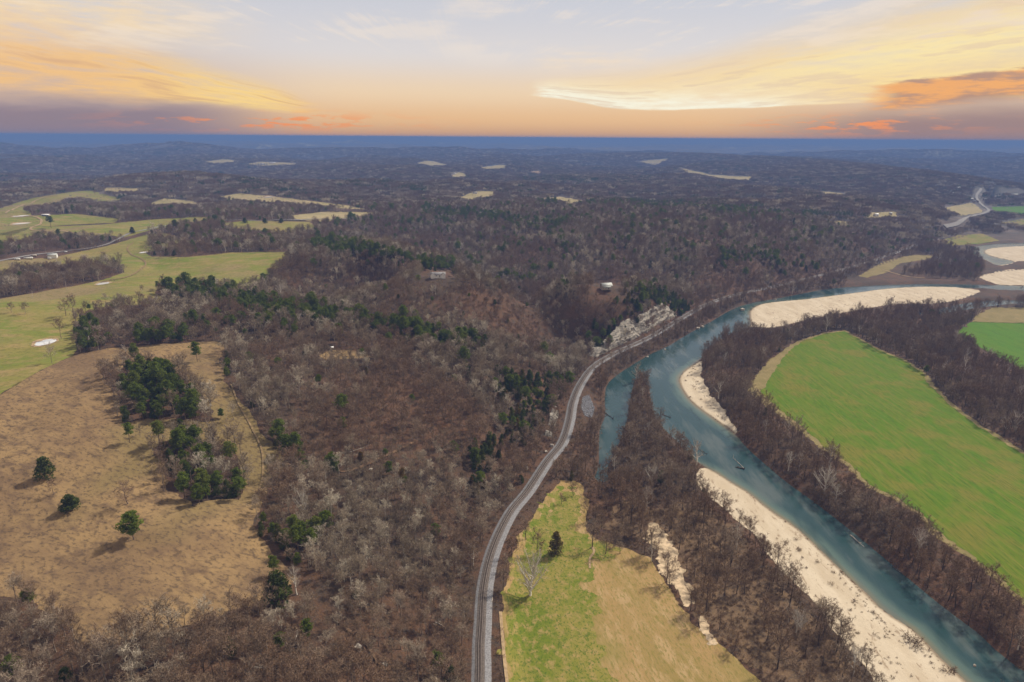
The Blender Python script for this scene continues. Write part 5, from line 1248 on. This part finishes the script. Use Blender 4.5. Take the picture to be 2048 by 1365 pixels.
def pole(px, py, h, label, arm=True):
    q = G([(px, py)])[0]; e = link('utility_pole', None, None, label, 'utility pole', 'wooden utility poles'); e.location = q
    g = Geo(); g.tube('p', [[0, 0, -0.5], [0, 0, h * 0.5], [0, 0, h]], [0.22, 0.19, 0.15], 6); link('post', g.mesh('post', ['p'], [M['pole_wood']]), e)
    if arm: part('crossarm', [((0, 0, h - 0.8), (2.4, 0.16, 0.16))], M['pole_wood'], e)
for a in [(133, 579, 11, 'pale utility pole at the lower edge of the dark hedgerow'), (283, 614, 11, 'utility pole at the green pasture wood edge'), (143, 448, 11, 'utility pole beside the farm lane loop'), (307, 452, 11, 'utility pole above the county road'),
          (92, 505, 9, 'utility pole behind the pale barn'), (200, 519, 9, 'utility pole in the pasture below the road'), (66, 596, 9, 'utility pole at the left hedgerow end')]: pole(*a)


# ------------------------------------------------------------------ rock
def rock_mesh(seed, sx_, sy_, sz_, blocky=0.5, sub=2):
    r = np.random.default_rng(seed); bm = bmesh.new(); bmesh.ops.create_cube(bm, size=2.0); bmesh.ops.subdivide_edges(bm, edges=list(bm.edges), cuts=sub, use_grid_fill=True)
    off = r.uniform(0, 100, 3)
    for v in bm.verts:
        c_ = np.array(v.co); n_ = c_ / np.linalg.norm(c_) * 1.25; p = c_ * blocky + n_ * (1 - blocky); k = 1 + 0.22 * math.sin(p[0] * 2.3 + off[0]) * math.sin(p[1] * 2.9 + off[1]) + 0.14 * math.sin(p[2] * 4.1 + off[2]) + r.normal(0, 0.045)
        v.co = Vector(p * k * np.array([sx_, sy_, sz_]) * 0.5)
    me = bpy.data.meshes.new('rock'); bm.to_mesh(me); bm.free(); return me
boulder_meshes = [rock_mesh(300 + i, 1, 0.9, 0.75, 0.35, 3) for i in range(4)]
for me in boulder_meshes: me.materials.append(M['boulder'])


def bluff(label, ylo, yhi, prof, seed, cover):
    """A stepped rock face standing out of the slope left of the railway; each stretch of face is a part."""
    L = smooth_line(RAIL, 0.9); L = L[(L[:, 1] > ylo) & (L[:, 1] < yhi)]; T = np.gradient(L, axis=0); T /= np.linalg.norm(T, axis=1)[:, None]; N = np.stack([-T[:, 1], T[:, 0]], 1); n = len(L)
    P = np.array(prof, float); s_ = np.r_[0, np.cumsum(np.hypot(*np.diff(P, axis=0).T))]; q = np.linspace(0, s_[-1], 30); off = np.interp(q, s_, P[:, 0]); hh = np.interp(q, s_, P[:, 1]); k = len(q)
    sA = np.arange(n) * 0.9; f = np.linspace(0, 1, n); env = np.clip(np.minimum(f, 1 - f) * 7, 0, 1) * np.clip(cover + 1.3 * fbm(sA, sA * 0 + seed, 30.0, 3), 0.0, 1.0)
    O = off[None] + 0.9 * fbm(sA[:, None] + 0 * hh[None], 0 * sA[:, None] + hh[None] * 1.2 + seed * 7, 7.0, 4, 0.6) + 2.0 * fbm(sA, sA * 0 + 3.3 + seed, 26.0, 2)[:, None] - 0.5 * ((hh[None] * 0.9 + 0.8 * fbm(sA, sA * 0 + 9, 12.0, 2)[:, None]) % 1.0 > 0.72)
    X_ = L[:, None, :] + N[:, None, :] * O[..., None]; tz_ = gz(X_[..., 0], X_[..., 1]); Z = np.minimum(RAIL_Z + hh[None] + 0.7 * fbm(sA[:, None] + 0 * hh[None], hh[None] + 0 * sA[:, None], 9.0, 3), tz_ + 9.0); Z = tz_ - 1.2 + (Z - tz_ + 1.2) * env[:, None]
    c0 = X_[n // 2, 0]; root = link('rock_bluff', None, None, label, 'cliff'); o3 = np.array([c0[0], c0[1], float(gz(*c0))]); root.location = o3
    i0 = 0; r = np.random.default_rng(seed)
    while i0 < n - 2:
        i1 = min(n - 1, i0 + int(r.integers(8, 16)))
        if env[i0:i1 + 1].max() > 0.12:
            V = np.concatenate([X_[i0:i1 + 1], Z[i0:i1 + 1, :, None]], -1) - o3; m_ = i1 - i0 + 1; ii = np.arange(m_ * k).reshape(m_, k)
            F = np.stack([ii[:-1, :-1], ii[:-1, 1:], ii[1:, 1:], ii[1:, :-1]], -1).reshape(-1, 4)
            link('rock_face', mesh_np('rock_face', V.reshape(-1, 3), F, M['rock']), root)
        i0 = i1
    return root
bluff('pale layered limestone cliff above the railway and river', CLIFF_Y[0], CLIFF_Y[1], [(10.0, 0.5), (10.6, 7.0), (13.0, 8.0), (13.4, 10.5), (15.0, 11.2), (15.6, 19.0), (18.2, 20.5), (18.8, 25.5), (23, 27.5)], 5, 0.95)
bluff('broken pale rock outcrop above the near railway curve', NEARB_Y[0], NEARB_Y[1], [(11.5, 2.0), (12.0, 7.0), (14.0, 8.0), (14.6, 12.0), (18.0, 13.5)], 6, 0.22)


def boulder(px, py, size, label, z=None):
    q = G([(px, py)])[0]; o = link('boulder', boulder_meshes[random.randrange(4)], None, label, 'boulder'); o.location = (q[0], q[1], (max(q[2], 0) if z is None else z) + size * 0.18); o.scale = (size,) * 3; o.rotation_euler = (0, 0, random.uniform(0, 6))
for a in [(1396, 659, 5.0, 'big pale boulder at the river edge below the cliff'), (1405, 656, 4.0, 'second pale boulder beside the big one at the river edge'), (1484, 624, 6.0, 'pale boulder in the river by the gravel bar tip'), (1550, 601, 4.5, 'pale boulder at the upper bank of the bend'),
          (1104, 893, 3.2, 'white boulder beside the near railway curve'), (1092, 905, 2.6, 'smaller pale rock below the white boulder by the rails'), (1053, 938, 2.8, 'pale slab rock at the railway edge lower down'), (1947, 1340, 1.3, 'pale rock in the shallows at the lower right'),
          (1295, 716, 2.6, 'small rock at the slough mouth bank'), (1330, 702, 2.4, 'small pale rock on the bank below the tracks'), (717, 1298, 3.4, 'pale boulder beside the eroded gully'), (770, 1330, 2.4, 'flat pale rock low in the gully'), (742, 940, 2.2, 'pale rock at the dirt trail bend'),
          (1222, 708, 3.0, 'pale fallen block at the lower end of the cliff'), (1196, 702, 3.4, 'white rocks fallen left of the cliff')]: boulder(*a)
# grey riprap below the curve: hundreds of loose stones
r = np.random.default_rng(9); RP = np.array([(1165, 796), (1178, 790), (1189, 815), (1184, 838), (1169, 832), (1162, 815)], float); W = G(RP)[:, :2]; lo, hi = W.min(0), W.max(0)
pts = r.uniform(lo, hi, (2600, 2)); pts = pts[inside(pts[:, 0], pts[:, 1], W)]; RV, RF = [], []
ico = np.array([[1, 0, 0], [-1, 0, 0], [0, 1, 0], [0, -1, 0], [0, 0, 1], [0, 0, -1]], float); icf = np.array([[0, 2, 4], [2, 1, 4], [1, 3, 4], [3, 0, 4], [2, 0, 5], [1, 2, 5], [3, 1, 5], [0, 3, 5]])
for i, p in enumerate(pts):
    RV.append(ico * r.uniform(0.25, 0.75) * r.uniform(0.6, 1.3, (6, 3)) + np.array([p[0], p[1], float(gz(*p)) + 0.15])); RF.append(icf + 6 * i)
link('riprap', mesh_np('riprap', np.vstack(RV), np.vstack(RF), M['pebble']), None, 'loose grey riprap stones below the railway curve', 'stones', None, 'stuff')


# ------------------------------------------------------------------ driftwood and fallen logs
def log_mesh(seed, L, rad, nb, mat_, root=False):
    r = np.random.default_rng(seed); g = Geo(); t = np.linspace(0, 1, 6)[:, None]; P = np.array([L, 0, 0]) * t + np.cumsum(r.normal(0, 0.02 * L, (6, 3)), 0) * np.array([0, 1, 0.4]); P[:, 2] += rad * 0.8
    g.tube('log', P, rad * np.linspace(1, 0.3, 6), 6)
    for i in range(nb):
        f = r.uniform(0.35, 1.0); q = P[0] + (P[-1] - P[0]) * f; d = unit(np.array([0.6, r.normal(0, 0.8), abs(r.normal(0, 0.6))])); g.tube('log', q + d * L * r.uniform(0.15, 0.35) * np.array([[0], [0.5], [1.0]]), rad * np.array([0.4, 0.3, 0.1]), 4)
    if root:
        for i in range(14):
            d = unit(np.array([-0.4, r.normal(), r.normal()])); g.tube('log', P[0] + d * r.uniform(0.8, 1.9) * np.array([[0], [0.5], [1.0]]), rad * np.array([0.7, 0.45, 0.15]), 4)
    return g.mesh('log', ['log'], [M[mat_]])
for i, (px, py, px2, py2, rad, nb, mt_, root, name, lab) in enumerate([
   (1485, 943, 1461, 923, 0.25, 2, 'log', False, 'driftwood_snag', 'pale forked driftwood log stranded in the river'), (1487, 944, 1470, 940, 0.6, 5, 'dark_log', True, 'driftwood_snag', 'dark root ball of the stranded driftwood in the river'),
   (1326, 834, 1342, 841, 0.5, 5, 'dark_log', True, 'driftwood_snag', 'dark snag in the river right of the island'), (1209, 826, 1226, 845, 0.4, 6, 'dark_log', False, 'driftwood_snag', 'dark dead limb reaching over the slough'),
   (1255, 925, 1226, 905, 0.45, 2, 'log', False, 'fallen_log', 'pale fallen trunk across the island woods'), (1398, 905, 1412, 915, 0.3, 2, 'dark_log', False, 'driftwood_snag', 'small dark branch in the river current'),
   (512, 1328, 560, 1342, 0.35, 2, 'log', False, 'fallen_log', 'pale fallen log low in the near woods'), (505, 1336, 548, 1339, 0.25, 1, 'log', False, 'fallen_log', 'second pale fallen log beside the first in the near woods'),
   (986, 1196, 981, 1216, 0.3, 3, 'log', False, 'fallen_log', 'white dead branch beside the railway gravel'), (700, 905, 742, 890, 0.3, 2, 'log', False, 'fallen_log', 'pale fallen tree above the dirt trail'),
   (595, 1262, 588, 1300, 0.28, 1, 'log', False, 'fallen_log', 'pale log on the slope below the round cedar'), (1700, 1075, 1730, 1098, 0.35, 2, 'log', False, 'fallen_log', 'grey log on the brown river bank'), (1785, 1135, 1815, 1160, 0.35, 2, 'dark_log', False, 'fallen_log', 'dark log lying on the lower river bank'),
   (870, 1245, 900, 1262, 0.3, 2, 'log', False, 'fallen_log', 'pale log on the slope above the near railway')]):
    A, B = G([(px, py), (px2, py2)]); A[2] = max(A[2], -0.1); d = B - A; Ln = float(np.hypot(d[0], d[1])); o = link(name, log_mesh(400 + i, Ln, rad * 1.2, nb, mt_, root), None, lab, 'log'); o.location = A
    o.rotation_euler = (0, -math.atan2(max(B[2], -0.1) - A[2], Ln), math.atan2(d[1], d[0]))
# bushes on the open sand and by the rails
for i, (px, py, s, lab) in enumerate([(1458, 1008, 1.3, 'low brown bush at the upper sandbar edge'), (1489, 1040, 1.6, 'brown bush with tall stems on the sandbar'), (1571, 1086, 1.2, 'low brown bush midway along the sandbar'), (1598, 1101, 1.5, 'brown clump beside the midway sandbar bush'),
     (1662, 1169, 1.0, 'small dark clump on the lower sandbar'), (1820, 1282, 2.6, 'large brown thicket at the lower sandbar shore'), (1832, 1290, 2.2, 'second brown thicket hugging the lower sandbar shore'), (1902, 1344, 2.2, 'brown thicket at the bottom end of the sandbar'), (1592, 1080, 1.0, 'little dry bush above the midway sandbar clump'),
     (1462, 1024, 1.0, 'little bush in the tree shade by the sandbar')]):
    q = G([(px, py)])[0]; o = link('shrub', shrub_m[i % 4], None, lab, 'shrub'); o.location = q; o.scale = (s * 1.2, s * 1.2, s); o.rotation_euler = (0, 0, i * 1.3)

# ------------------------------------------------------------------ haze
S = 62500.0
hz_bm = bmesh.new(); bmesh.ops.create_cube(hz_bm, size=1.0)
hme = bpy.data.meshes.new('haze'); hz_bm.to_mesh(hme); hz_bm.free()
haze = link('haze', hme, kind='stuff', label='thin blue haze filling the air over the valley', cat='haze')
BOT = float(GZ.min()) - 2.0; TOP = max(CAM_Z, float(GZ.max()) + 25) + 12.0
haze.scale = (2 * S, 2 * S, TOP - BOT); haze.location = (0, 0, (TOP + BOT) / 2)
hm = bpy.data.materials.new('haze'); hm.use_nodes = True; t = hm.node_tree; t.nodes.remove(t.nodes['Principled BSDF'])
pv = t.nodes.new('ShaderNodeVolumePrincipled'); pv.inputs['Color'].default_value = (0.175, 0.305, 0.66, 1); pv.inputs['Density'].default_value = 1.3e-4
pv.inputs['Anisotropy'].default_value = 0.0
t.links.new(pv.outputs[0], t.nodes['Material Output'].inputs['Volume']); hme.materials.append(hm)
